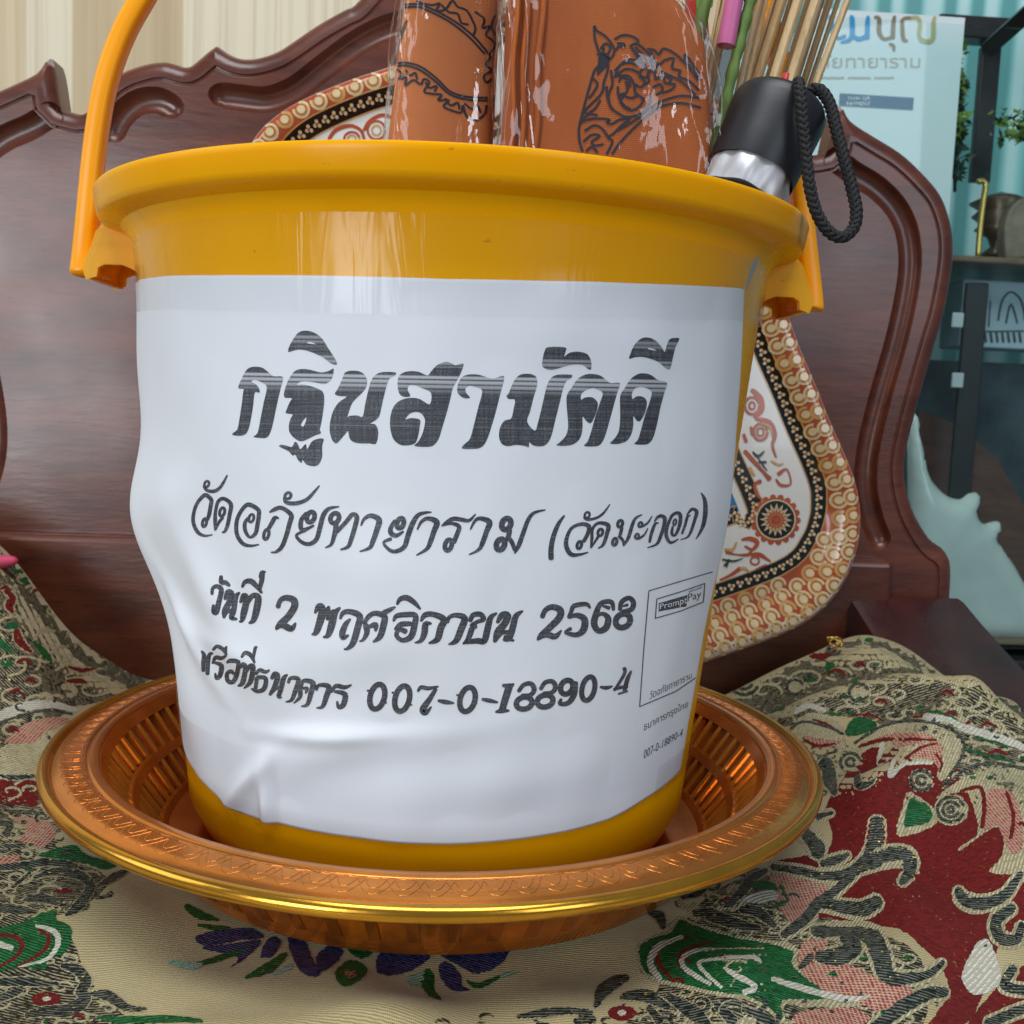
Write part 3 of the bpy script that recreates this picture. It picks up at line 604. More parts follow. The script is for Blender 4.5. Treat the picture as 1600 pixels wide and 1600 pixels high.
LB_ = [[(25,520,14),(50,465,26),(110,432,36),(185,470,48),(165,560,44),(130,660,40),(100,720,30),(15,752,12)],
[(330,480,36),(290,540,36),(292,590,40),(340,610,34),(400,575,18)], [(290,640,30),(225,673,22),(280,740,28),(340,750,34),(410,710,38),(440,620,42),(480,510,42),(530,430,34),(600,405,24),(650,402,12)],
[(527,555,14),(560,490,26),(620,457,34),(700,490,48),(675,570,42),(645,660,40),(610,730,30),(520,785,12)],
[(745,525,14),(790,490,30),(850,460,36),(930,470,34),(990,475,28),(1045,420,12)], [(760,520,14),(830,502,26),(898,530,36),(880,600,38),(850,670,40)],
[(1000,555,14),(1040,480,26),(1090,457,34),(1170,490,48),(1145,570,42),(1110,670,40),(1075,735,28),(990,780,12)],
[(1350,560,40),(1335,630,40),(1300,660,36)], [(1330,620,36),(1370,670,36),(1395,740,30)], [(1395,768,14),(1430,700,36),(1470,590,36),(1510,480,34),(1550,420,28),(1600,395,22),(1666,382,12)]]
RB = [(375,500,30,44,40), (803,695,30,48,38), (1320,508,40,50,46), (1268,690,36,48,46)]
LC = [[(165,710,40),(165,620,38),(185,520,36),(225,420,30),(275,350,14)], [(472,655,10),(400,675,22),(330,672,34),(290,600,34),(300,520,28),(340,450,24),(420,420,28),(480,440,34),(470,500,30),(435,565,28)],
[(440,365,20),(470,383,22),(540,370,20),(600,330,18),(655,255,8)], [(495,620,10),(505,540,24),(510,460,22),(560,412,24),(640,430,34),(630,500,30),(600,590,24),(558,622,10)], [(500,615,12),(560,520,22)],
[(755,450,24),(740,510,26)], [(730,520,24),(765,560,22),(770,600,16)], [(770,600,12),(810,530,26),(840,430,26),(870,370,20),(920,343,10)],
[(925,440,18),(970,410,16),(1005,355,8)], [(890,545,18),(940,510,16),(970,455,8)], [(985,570,20),(1000,500,24),(1030,420,22),(1060,412,8)], [(1025,400,10),(1050,365,22),(1085,352,26),(1112,378,30),(1100,450,26),(1070,540,26),(1040,590,18),(968,617,8)],
[(1225,545,8),(1160,575,22),(1125,520,26),(1130,450,24),(1170,352,22),(1220,327,26),(1242,355,28),(1235,430,26),(1200,510,20),(1170,500,22),(1178,440,16)], [(1255,500,16),(1280,430,20),(1300,360,20),(1325,348,8)], [(1295,345,10),(1330,302,22),(1355,297,24),(1378,322,28),(1360,390,24),(1330,480,22),(1300,530,14),(1245,550,8)], [(1415,160,8),(1445,220,28),(1450,320,34),(1435,420,30),(1400,500,18),(1370,545,6)]]
RC = [(400,595,18,30,24), (465,345,20,24,18), (575,490,20,28,22), (740,418,20,28,24), (695,568,18,28,24), (908,425,15,20,18), (880,522,15,20,18), (1195,405,12,24,14)]
stroke_label('temple_name_lettering', glyphs(LA, RA, 290, 730, 5.714)+glyphs(LB_, RB, 560, 730, 5.714)+glyphs(LC, RC, 830, 740, 5.333), M['ink'], k_=1.13)
D3 = [[(140,215,16),(145,175,20),(175,160,24),(205,185,28),(190,260,28),(168,340,32),(148,330,22),(150,290,14)], [(203,90,18),(205,130,28),(235,135,26),(260,155,18)],
[(230,250,18),(250,200,30),(275,215,34),(260,270,32),(230,330,34),(222,378,14)], [(222,378,14),(250,330,24),(290,345,30)], [(330,205,14),(305,235,28),(290,330,30),(275,378,28),(312,388,14)],
[(338,272,16),(360,225,30),(380,250,34),(362,340,36),(348,395,24),(330,406,10)], [(375,290,26),(420,227,28),(460,238,36),(450,320,38),(428,395,30),(398,416,12)], [(350,165,14),(370,130,24),(410,125,30),(450,160,26),(485,205,14)], [(470,190,16),(485,120,26),(500,65,12)], [(480,100,26),(488,65,24),(512,60,8)],
[(598,305,26),(612,262,26),(650,240,32),(705,255,38),(713,300,38),(670,370,38),(612,425,36),(585,458,14)], [(585,450,18),(630,430,34),(690,455,34),(720,415,12)],
[(855,345,14),(880,302,34),(905,312,36),(890,400,40),(862,480,32),(833,494,10)], [(885,450,22),(925,345,22),(950,300,12)], [(950,300,12),(950,345,24),(945,380,22)], [(1028,310,14),(990,350,36),(970,430,40),(945,500,30),(912,513,10)], [(940,390,20),(985,330,24)],
[(1030,385,14),(1050,345,26),(1100,337,30),(1165,368,36),(1150,450,36),(1120,550,34),(1085,590,20),(1058,597,10)], [(1100,388,12),(1070,420,28),(1045,480,34),(1050,518,28),(1085,500,14)],
[(1195,420,20),(1225,372,26),(1270,347,28),(1335,368,34),(1330,430,36),(1305,510,32),(1260,546,12)], [(1330,345,28),(1370,325,26),(1410,305,12)], [(1208,430,34),(1215,480,30),(1190,530,18),(1163,542,8)], [(1235,440,22),(1275,428,32),(1275,470,14)],
[(1400,400,14),(1420,367,26),(1480,357,30),(1550,362,30),(1545,430,34),(1520,510,34),(1460,535,26),(1420,500,24),(1440,460,24),(1485,475,30)], [(1408,460,12),(1450,425,30),(1520,420,26)], [(1425,285,14),(1445,250,26),(1490,240,32),(1540,270,28),(1585,318,12)],
[(68,610,12),(85,640,24),(80,690,24),(80,748,20)], [(142,625,14),(118,645,22),(108,770,22)], [(88,690,12),(120,640,16)], [(145,695,14),(165,655,22),(205,660,22),(238,640,12)], [(158,690,14),(205,712,26),(195,780,26),(170,800,18),(163,765,12)], [(148,602,14),(175,577,20),(215,597,22),(240,635,14)], [(222,605,18),(242,578,10)], [(236,630,12),(238,590,12)],
[(245,690,14),(270,677,24),(322,690,24),(312,770,26),(285,825,24),(250,815,24),(244,770,22),(272,750,22),(290,768,16)], [(325,690,14),(330,675,8)], [(340,725,14),(355,702,26),(372,730,26),(352,830,28),(320,852,10)], [(368,770,18),(400,717,24),(425,722,28),(408,820,28),(363,868,10)], [(346,652,14),(370,622,22),(410,640,24),(436,692,12)], [(425,670,14),(440,590,18),(454,583,8)],
[(445,772,14),(470,742,22),(510,755,20),(537,743,12)], [(455,792,22),(512,800,24),(502,870,26),(455,890,22),(416,872,12)], [(452,795,22),(442,870,20)], [(555,800,20),(575,767,26),(595,785,30),(578,850,28),(542,912,18)], [(542,915,12),(590,865,20),(612,880,22)], [(662,775,12),(637,800,26),(617,880,26),(602,925,22),(622,932,10)],
[(670,830,16),(687,797,20),(740,808,26),(717,890,26),(692,950,20),(653,962,8)], [(755,870,20),(775,817,22),(840,832,30),(827,900,28),(802,980,22),(760,993,8)], [(752,880,26),(750,930,22),(708,972,8)], [(775,870,18),(800,870,20),(790,902,12)], [(865,880,16),(882,847,20),(950,857,30),(932,930,30),(907,995,22),(866,1004,8)], [(968,895,14),(1000,852,24),(1060,862,24),(1107,845,10)], [(990,890,16),(1062,910,30),(1052,980,30),(1020,1000,22),(1008,960,12)],
[(1218,885,12),(1250,888,14)], [(1320,972,14),(1352,968,8)], [(1390,898,12),(1420,902,14)], [(1495,986,14),(1528,982,8)]]
RD = [(1287,927,50,86,30), (1460,940,50,88,30)]
E3 = [[(80,312,14),(105,272,30),(160,265,30),(238,300,36),(216,360,38),(192,440,34),(135,466,12)], [(150,330,12),(112,335,34),(102,400,34),(77,450,24),(36,463,8)], [(262,322,20),(275,287,22),(320,272,26),(382,292,36),(357,370,38),(322,450,32),(272,474,10)],
[(420,312,24),(440,272,28),(490,266,30),(515,300,26),(470,318,22),(430,345,24),(460,352,26)], [(432,365,32),(405,440,28),(372,470,12)], [(385,460,22),(470,450,32),(518,450,34),(540,370,36),(562,290,30),(604,258,12)],
[(610,322,20),(640,272,34),(680,276,40),(660,330,38),(612,390,40),(590,455,20)], [(595,455,14),(640,395,24),(705,395,28)], [(784,243,12),(737,280,32),(712,370,36),(685,430,40),(650,430,26),(722,448,14)],
[(920,285,26),(942,237,28),(990,215,32),(1045,237,38),(1038,290,38),(970,360,36),(912,415,34),(888,444,12)], [(890,432,18),(950,407,32),(1010,420,32),(1052,378,10)], [(1252,222,12),(1225,195,24),(1142,207,26),(1122,245,22),(1105,287,22)], [(1105,287,18),(1160,272,28),(1213,300,36),(1208,370,38),(1160,408,28),(1092,396,22),(1084,384,14),(1118,365,22)],
[(1415,235,18),(1402,182,26),(1350,180,26),(1318,200,26),(1295,260,34),(1280,330,36),(1310,380,32),(1362,360,36),(1378,295,34),(1342,262,22),(1300,275,20)], [(1335,205,12),(1385,222,22)], [(1460,235,22),(1470,182,26),(1520,152,26),(1553,182,28),(1540,230,28),(1480,248,24)], [(1480,210,10),(1512,200,18)],
[(58,800,14),(80,772,22),(130,780,22),(197,768,12)], [(182,785,20),(142,850,28),(92,925,36),(112,950,28),(150,908,10)], [(200,865,16),(250,875,26),(306,882,12)], [(328,826,12),(360,830,12)], [(435,895,14),(468,884,8)], [(505,855,16),(555,865,24),(610,877,12)], [(648,760,18),(700,762,28),(722,748,10)], [(690,770,40),(662,860,38),(642,930,36)], [(598,944,12),(640,935,28),(690,935,12)],
[(757,800,22),(790,757,24),(840,747,26),(865,785,28),(840,825,24),(780,830,22)], [(910,785,22),(940,740,24),(990,732,26),(1012,770,28),(988,808,24),(930,815,22)], [(1150,740,30),(1142,820,32),(1102,880,28),(1042,887,22),(1052,855,16)], [(1325,770,14),(1365,776,22),(1406,765,10)], [(1490,640,22),(1490,680,18),(1430,780,16),(1418,792,12)], [(1418,788,16),(1470,772,18),(1512,768,14)], [(1537,660,12),(1510,720,24),(1490,800,22)], [(1450,818,12),(1512,800,10)]]
RE = [(1480,310,50,48,32), (402,857,52,84,30), (795,882,54,42,30), (940,868,54,42,30), (1090,772,42,48,30), (1240,782,44,82,28)]
stroke_label('date_and_account_lettering', glyphs(D3, RD, 300, 880, 4.444)+glyphs(E3, RE, 640, 900, 4.444), M['ink'], k_=1.3)
# frame and small print on the right
def font_polys(body, size=1.0, shear=0.0):
    c = bpy.data.curves.new('f', 'FONT'); c.body = body; c.size = size; c.shear = shear; c.resolution_u = 2; c.fill_mode = 'FRONT'
    o = bpy.data.objects.new('f', c); COL.objects.link(o); dg = bpy.context.evaluated_depsgraph_get(); me = bpy.data.meshes.new_from_object(o.evaluated_get(dg))
    v = np.array([tuple(x.co)[:2] for x in me.vertices]); f = [tuple(p.vertices) for p in me.polygons]
    bpy.data.objects.remove(o); bpy.data.curves.remove(c); bpy.data.meshes.remove(me); return v, f
def text_quad(body, quad, shear=0.0):
    """text mapped into a four-cornered area (bl, br, tr, tl) given in picture units"""
    v, f = font_polys(body, 1.0, shear); lo = v.min(0); hi = v.max(0); u = (v-lo)/(hi-lo); bl, br, tr, tl = (np.array(q, float) for q in quad)
    U = u[:, :1]; Vv = u[:, 1:]; return bl*(1-U)*(1-Vv)+br*U*(1-Vv)+tr*U*Vv+tl*(1-U)*Vv, f
def label_text(name, body, quad, mat, shear=0.0, off=.00010):
    v, f = text_quad(body, quad, shear); q, ok = label_hit(v); th, z = to_tz(q); r = np.hypot(q[:, 0], q[:, 1])+off
    Vv = np.stack([r*np.sin(th), -r*np.cos(th), z], -1); return mk(name, Vv, flip_to(Vv, f, (0, -1, 0)), mat, label, uv=v/1600)
lines = []
def pl(P, w=1.6):
    out = []
    for a, b in zip(P[:-1], P[1:]):
        n = max(2, int(math.hypot(b[0]-a[0], b[1]-a[1])/8)); out.append(([(a[0]+(b[0]-a[0])*i/n, a[1]+(b[1]-a[1])*i/n, w) for i in range(n+1)], False))
    return out
R3 = lambda P: xf(P, 980, 880, 5)
lines += pl(R3([(664,68),(420,140),(168,216)]))+pl(R3([(168,216),(130,650),(96,1120)]))+pl(R3([(96,1120),(380,1000),(532,896)]))
lines += pl(R3([(605,158),(420,222),(230,280)]))+pl(R3([(230,280),(218,430)]))+pl(R3([(218,430),(420,372),(594,302)]))+pl(R3([(594,302),(605,158)]))
stroke_label('frame_lines', lines, M['ink'])
decal_label('logo_plate', [R3([(245,312),(350,282),(468,247),(462,338),(350,358),(245,378)])], M['ink'], spacing=4)
label_text('logo_lettering', 'Prompt', [R3(p)[0] for p in [[(252,374)],[(462,330)],[(466,256)],[(252,318)]]], M['paper'], off=.0002)
label_text('logo_lettering', 'Pay', [R3(p)[0] for p in [[(470,320)],[(574,284)],[(582,208)],[(474,240)]]], M['ink'])
label_text('small_lettering', 'พร้อมเพย์', [R3(p)[0] for p in [[(478,232)],[(582,196)],[(584,172)],[(480,210)]]], M['ink'])
label_text('small_lettering', 'วัดอภัยทายาราม', [R3(p)[0] for p in [[(172,1066)],[(500,898)],[(508,842)],[(178,1000)]]], M['ink'])
label_text('small_lettering', 'ธนาคารกรุงไทย', [R3(p)[0] for p in [[(128,1330)],[(470,1140)],[(478,1062)],[(132,1240)]]], M['ink'])
label_text('small_lettering', '007-0-18890-4', [R3(p)[0] for p in [[(126,1530)],[(428,1350)],[(438,1288)],[(130,1460)]]], M['ink'])
# clear tape
def film(name, streak=(30, 1, 1), strength=.5, gl=.06, tint=(1, 1, 1), refl=.05):
    m = bpy.data.materials.new(name); m.use_nodes = True; n = m.node_tree; n.nodes.clear(); o = nd(n, 'ShaderNodeOutputMaterial'); t = nd(n, 'ShaderNodeBsdfTransparent'); g = nd(n, 'ShaderNodeBsdfGlossy'); x = nd(n, 'ShaderNodeMixShader'); lw = nd(n, 'ShaderNodeLayerWeight'); lw.inputs[0].default_value = .5
    t.inputs[0].default_value = (*tint, 1); g.inputs['Roughness'].default_value = gl
    b = nd(n, 'ShaderNodeBump'); b.inputs['Strength'].default_value = strength; b.inputs['Distance'].default_value = .002; L(n, noise(n, coords(n, 'Object', streak), 1, 3, .6, .8), b.inputs['Height']); L(n, b.outputs[0], g.inputs['Normal'])
    L(n, math_(n, 'ADD', math_(n, 'MULTIPLY', math_(n, 'POWER', lw.outputs[1], 4.0), .55), refl), x.inputs[0]); L(n, t.outputs[0], x.inputs[1]); L(n, g.outputs[0], x.inputs[2]); L(n, x.outputs[0], o.inputs[0]); return m
M['tape'] = film('clear_tape', (70, 70, 3), .5, .2, (.998, .998, .999), .022)
def tape(th0, th1, zf0, zf1, off=.0006):
    V = []; nu_, nv_ = 80, 10
    for j in range(nv_):
        for i in range(nu_):
            t = th0+(th1-th0)*i/(nu_-1); zt = float(lin_ext(np.array(t), TOPT, TOPZ)); a, b = zf0(t, zt), zf1(t, zt); z = a+(b-a)*j/(nv_-1)
            rr = float(RL(np.array(t), np.array(min(z, zt))))+off if z < zt else float(wr(z))+off+.0004; V.append((rr*math.sin(t), -rr*math.cos(t), z))
    F = [(j*nu_+i, j*nu_+i+1, (j+1)*nu_+i+1, (j+1)*nu_+i) for j in range(nv_-1) for i in range(nu_-1)]
    return mk('clear_tape', V, F, M['tape'], label)
tape(math.radians(-88), math.radians(88), lambda t, zt: zt-.0125, lambda t, zt: zt+.030)
tape(math.radians(-80), math.radians(-30), lambda t, zt: float(lin_ext(np.array(t), BOTT, BOTZ))-.004+.004*(t+1.0), lambda t, zt: float(lin_ext(np.array(t), BOTT, BOTZ))+.026+.01*(t+1))
tape(math.radians(48), math.radians(80), lambda t, zt: float(lin_ext(np.array(t), BOTT, BOTZ))-.002, lambda t, zt: float(lin_ext(np.array(t), BOTT, BOTZ))+.012)
# ------------------------------------------------------------------ brocade pattern woven on the cloth
def thread(name, a, b, scale=200, rot=.25, gold=0.0, rough=.5, cross=None, amt=1.0, bstr=.5):
    m, n, bs = nt(name); w = wave(n, coords(n, 'Object', (1, 1, .6), (0, 0, rot)), scale, 1.6, 2, 2.5, 'Y')
    brk = noise(n, coords(n, 'Object', (330, 900, 400), (0, 0, rot)), 1, 2, .5)
    f = math_(n, 'MULTIPLY', ramp(n, w, [(.5, (0, 0, 0)), (.78, (1, 1, 1))]), ramp(n, brk, [(.40, (0, 0, 0)), (.52, (1, 1, 1))]))
    c = mix(n, a, b, math_(n, 'MULTIPLY', f, amt))
    if cross:
        w2 = wave(n, coords(n, 'Object', (1, 1, .6), (0, 0, rot)), scale*.8, 1.0, 1, 2, 'X'); c = mix(n, c, cross, math_(n, 'MULTIPLY', ramp(n, w2, [(.55, (0, 0, 0)), (.8, (1, 1, 1))]), .7))
    if gold:
        g = noise(n, coords(n, 'Object'), 520, 1, .4); gm = ramp(n, g, [(.70, (0, 0, 0)), (.74, (1, 1, 1))]); c = mix(n, c, (.85, .66, .18), math_(n, 'MULTIPLY', gm, gold)); L(n, math_(n, 'MULTIPLY', gm, .9), bs.inputs['Metallic'])
    L(n, c, bs.inputs['Base Color']); setp(bs, rough=rough, spec=.25); bump(n, bs, math_(n, 'ADD', w, math_(n, 'MULTIPLY', brk, .8)), bstr, .0007); return m
M['t_dark'] = thread('black_and_silver_thread', (.008, .014, .009), (.40, .41, .34), 200, .22, .9, amt=.42)
M['t_cream'] = thread('cream_thread', (.34, .30, .165), (.62, .56, .37), 230, -.9)
M['t_white'] = thread('white_thread', (.46, .44, .35), (.72, .69, .58), 190, -.7)
M['t_green'] = thread('green_thread', (.004, .060, .014), (.012, .20, .055), 210, .2, .35)
M['t_pale'] = thread('pale_green_thread', (.20, .36, .26), (.45, .58, .44), 210, -.6)
M['t_blue'] = thread('blue_thread', (.010, .011, .060), (.14, .16, .32), 230, .5, 0, amt=.7)
M['t_pink'] = thread('pink_thread', (.30, .055, .045), (.62, .45, .30), 240, .1, 0, cross=(.58, .42, .28), amt=.8)
M['t_brown'] = thread('brown_thread', (.014, .014, .008), (.36, .32, .2), 200, .3, .7)
M['t_red'] = thread('red_velvet', (.120, .005, .005), (.30, .022, .016), 420, .9, .25, rough=.75, amt=.8, bstr=.6)
LAY = {'t_brown': .00012, 't_cream': .00030, 't_red': .00022, 't_pink': .00050, 't_white': .00058, 't_dark': .00062, 't_green': .00052, 't_pale': .00056, 't_blue': .00050}
LAY = {k: v*.36 for k, v in LAY.items()}
BP = {k: [] for k in LAY}; BS = {k: [] for k in LAY}
Q7 = (900, 1250, 2.286); Q8 = (1050, 1000, 2.909); Q5 = (0, 1250, 3.2); Q6 = (400, 1300, 2.667); Q4 = (0, 850, 3.555); Q0 = (0, 0, 1)
def jagged(P, step=3.0, amp=1.5):
    out = []; P = np.asarray(P); n = len(P)
    for i in range(n):
        a, b = P[i], P[(i+1) % n]; ln = np.linalg.norm(b-a); k = max(1, int(ln/step)); d = (b-a)/(ln+1e-9); nn = np.array([-d[1], d[0]])
        out += [a+(b-a)*j/k+nn*amp*(rng.random()-.5)*2*(1 if (j+i) % 2 else .3) for j in range(k)]
    return np.array(out)
def P_(k, q, pts): BP[k].append(jagged(sm_poly(xf(pts, *q))))
def S_(k, q, pts, w=None): BS[k].append((xf([(p[0], p[1], p[2] if len(p) > 2 else w) for p in pts], *q), False))
def SC(q, *ss, rim=11, k='t_dark'):
    for s_ in ss:
        S_(k, q, s_); BS['t_cream'].append(([(p[0], p[1], p[2]+rim) for p in xf(s_, *q)], False))
def DOT(k, q, cx, cy, rx, ry): P_(k, q, [(cx+rx*math.cos(a), cy+ry*math.sin(a)) for a in np.linspace(0, 2*math.pi, 13)[:-1]])
# right: red velvet field with scrolls
P_('t_red', Q0, [(1290,1262),(1318,1215),(1345,1180),(1395,1140),(1440,1155),(1480,1170),(1510,1230),(1540,1290),(1640,1310),(1640,1470),(1560,1480),(1520,1590),(1420,1640),(1480,1560),(1470,1510),(1440,1480),(1400,1450),(1300,1440),(1262,1425),(1320,1370),(1250,1355),(1215,1345),(1290,1330),(1300,1300)])
P_('t_red', Q0, [(1500,1640),(1560,1540),(1640,1500),(1640,1640)])
SC(Q7, [(1075,70,40),(1072,130,50),(1050,200,50),(980,260,40),(880,272,30),(800,255,28),(700,240,22)], [(1010,240,46),(1100,205,66),(1175,205,66),(1192,250,46),(1162,300,20)], [(880,230,26),(930,215,32),(975,195,12)], [(1080,362,46),(1020,392,56),(940,382,46),(880,372,40)], [(990,270,26),(920,330,34),(860,375,40),(815,430,40),(740,485,26)],
 [(850,470,36),(960,468,46),(1050,485,66),(1088,560,66),(1112,630,56),(1180,640,42),(1260,622,28),(1312,578,16)], [(865,560,40),(935,562,64),(995,525,56),(955,492,34)], [(1362,320,24),(1388,360,50),(1450,372,46),(1530,342,36),(1590,262,20)], [(1322,690,30),(1262,692,46),(1180,732,52),(1110,782,46),(1060,822,40)], [(1470,802,36),(1560,762,36),(1620,742,36)],
 [(1560,385,36),(1502,432,40),(1512,490,40),(1572,500,36),(1592,444,22)], [(1562,600,30),(1532,662,36),(1602,682,36)], [(850,30,26),(802,92,36),(850,150,56),(868,196,50)], [(918,46,10),(862,62,22)])
P_('t_white', Q7, [(1375,640),(1395,580),(1430,515),(1470,500),(1500,560),(1520,640),(1480,685),(1420,695)]); P_('t_green', Q7, [(1455,520),(1490,528),(1484,610),(1452,590)])
P_('t_cream', Q7, [(218,520),(280,482),(340,462),(368,414),(430,440),(560,480),(690,500),(790,530),(790,575),(850,620),(1080,700),(940,745),(750,730),(750,805),(680,752),(600,712),(500,700),(380,672),(280,652),(228,604)])
P_('t_green', Q7, [(228,524),(280,494),(340,474),(372,430),(430,452),(560,492),(680,512),(775,542),(768,580),(800,622),(890,690),(870,715),(738,715),(738,782),(682,736),(600,698),(500,686),(380,656),(282,636),(238,600)])
for k, s_ in (('t_white', [(300,640,22),(265,585,24),(296,525,24),(380,490,14)]), ('t_white', [(480,660,14),(400,612,18),(378,572,18),(430,540,14),(560,532,10)]), ('t_white', [(520,672,12),(440,592,14),(482,572,10),(620,562,18),(660,582,10)]), ('t_white', [(600,690,22),(638,668,22),(560,622,18),(530,602,10)]), ('t_white', [(700,640,16),(800,672,24),(960,712,24),(1050,702,8)]), ('t_red', [(350,650,10),(302,592,16),(292,542,14),(340,506,12),(402,492,8)]), ('t_red', [(430,640,8),(372,592,14),(382,542,12),(480,516,12),(600,546,8)])):
    BS[k].append((xf(s_, *Q7), False)) if k != 't_red' else BS['t_red'].append((xf(s_, *Q7), False))
for p in ([(700,260),(830,290),(900,312),(830,380),(780,440),(740,410),(700,330)], [(810,510),(900,502),(880,540),(850,582),(980,592),(1100,650),(1210,682),(1100,760),(1000,722),(880,682),(800,602)], [(800,760),(980,742),(1050,790),(900,830),(780,800)]): P_('t_pink', Q7, p)
for s_ in ([(260,402,16),(300,420,36),(312,460,12)], [(380,350,16),(440,322,44),(452,292,16)], [(420,402,16),(480,412,44),(560,440,40),(660,462,16)], [(470,292,12),(530,272,34),(590,252,16)], [(540,370,16),(590,332,34),(630,282,34),(680,252,16)], [(590,392,26),(650,402,36),(710,452,20)], [(70,740,14),(110,672,44),(182,636,24)], [(170,702,24),(250,702,44),(330,742,24)], [(20,760,34),(60,792,34)], [(330,702,24),(420,762,54),(472,802,24)], [(260,742,24),(300,792,34)], [(500,732,24),(560,792,44)], [(640,762,34),(700,802,34)], [(840,560,30),(800,600,20)]): SC(Q7, s_, rim=3)
P_('t_green', Q7, [(600,312),(660,290),(730,300),(770,340),(750,376),(690,386),(740,352),(700,322)]); P_('t_white', Q7, [(590,360),(640,332),(700,322),(722,350),(660,370)])
DOT('t_red', Q7, 165, 762, 50, 27); DOT('t_white', Q7, 165, 762, 14, 10)
# crescents further back on the right
for p in ([(760,610),(790,520),(850,470),(960,400),(1080,372),(1200,382),(1295,430),(1315,500),(1285,580),(1222,645),(1205,602),(1225,552),(1180,562),(1060,562),(990,622),(1010,542),(940,562),(960,492),(880,502),(800,562),(790,602)], [(1200,722),(1300,640),(1400,600),(1500,586),(1660,600),(1660,1000),(1560,1062),(1440,1052),(1500,982),(1490,842),(1320,952),(1310,938),(1390,882),(1380,762),(1400,722),(1320,692)], [(540,420),(600,340),(700,338),(780,400),(790,480),(760,522),(740,482),(650,492),(600,442)]): P_('t_cream', Q8, p)
for p in ([(870,480),(980,430),(1120,420),(1210,460),(1230,520),(1220,590),(1170,540),(1080,532),(1130,470),(1010,492),(1000,460)], [(1440,680),(1540,690),(1590,800),(1590,960),(1530,960),(1480,842),(1420,870),(1430,762)], [(600,440),(680,450),(770,460),(740,480),(650,490)]): P_('t_pink', Q8, p)
for s_ in ([(850,486,12),(950,456,18),(1040,452,16),(1200,456,10)], [(1060,540,14),(1130,490,14),(1200,472,8)], [(1200,520,10),(1226,560,12),(1216,600,8)], [(1310,690,12),(1400,672,20),(1420,762,20),(1408,852,22)], [(1520,690,12),(1552,802,18),(1540,902,18)], [(600,452,8),(660,482,16),(742,472,8)], [(640,362,8),(700,382,12),(762,422,8)], [(800,350,8),(850,340,8),(920,346,8),(962,372,6)], [(600,40,16),(640,72,26),(700,72,26),(747,46,12)], [(1100,352,14),(1142,342,12)], [(1310,402,18),(1352,372,14)], [(1430,522,12),(1480,502,16),(1522,522,10)]):
    BS['t_red'].append(([(p[0], p[1], p[2]) for p in xf(s_, *Q8)], False))
for s_ in ([(830,470,12),(960,392,14),(1090,368,14),(1220,388,14),(1312,440,14),(1322,520,14),(1272,602,14),(1232,662,12)], [(1230,682,14),(1330,592,14),(1450,562,14),(1620,590,14)], [(540,410,10),(600,372,14),(720,400,14),(780,430,12)]): S_('t_dark', Q8, s_)
for cx, cy, r in ((812, 558, 42), (812, 558, 18), (1132, 640, 44), (1132, 640, 20), (1268, 772, 56), (1268, 772, 34), (1268, 772, 12), (850, 240, 40), (560, 215, 34), (330, 190, 60), (330, 190, 34), (740, 40, 26)):
    BS['t_dark'].append((xf([(cx+r*1.1*math.cos(a), cy+r*math.sin(a), 15) for a in np.linspace(.4, 5.9, 10)], *Q8), False))
    if r > 30: DOT('t_cream', Q8, cx, cy, r*1.4, r*1.3)
SC(Q8, [(845,600,18),(850,662,36),(900,652,18),(925,630,8)], [(650,602,18),(700,562,56),(720,642,62),(742,702,24)], rim=4)
P_('t_cream', Q8, [(1020,882),(1050,752),(1080,690),(1192,770),(1202,832),(1100,882)]); P_('t_green', Q8, [(1058,800),(1085,722),(1120,734),(1150,744),(1180,782),(1170,828),(1080,850),(1055,850)])
P_('t_green', Q8, [(790,432),(810,370),(860,350),(920,370),(930,400),(860,430)]); P_('t_green', Q8, [(700,100),(742,112),(722,160),(700,150)]); S_('t_green', Q8, [(525,44,18),(600,16,14)])
for s_ in ([(1150,352,36),(1250,362,26),(1330,402,36),(1400,422,36),(1500,452,36),(1620,500,30)], [(560,330,20),(620,300,26),(700,322,16)], [(960,470,18),(940,560,20),(985,540,14)], [(1010,545,18),(990,622,22),(1060,565,16),(1180,560,14)]): S_('t_white', Q8, s_)
for s_ in ([(1120,322,14),(1250,342,14),(1400,442,16),(1550,482,14)], [(700,330,14),(770,342,10)], [(1330,500,10),(1420,520,16),(1560,560,10)]): S_('t_green', Q8, s_)
P_('t_brown', Q8, [(650,212),(800,190),(1000,160),(1150,182),(1260,292),(1050,302),(900,292),(700,292)]); P_('t_brown', Q8, [(300,80),(450,60),(560,90),(640,130),(560,200),(420,240),(300,250),(230,180)])
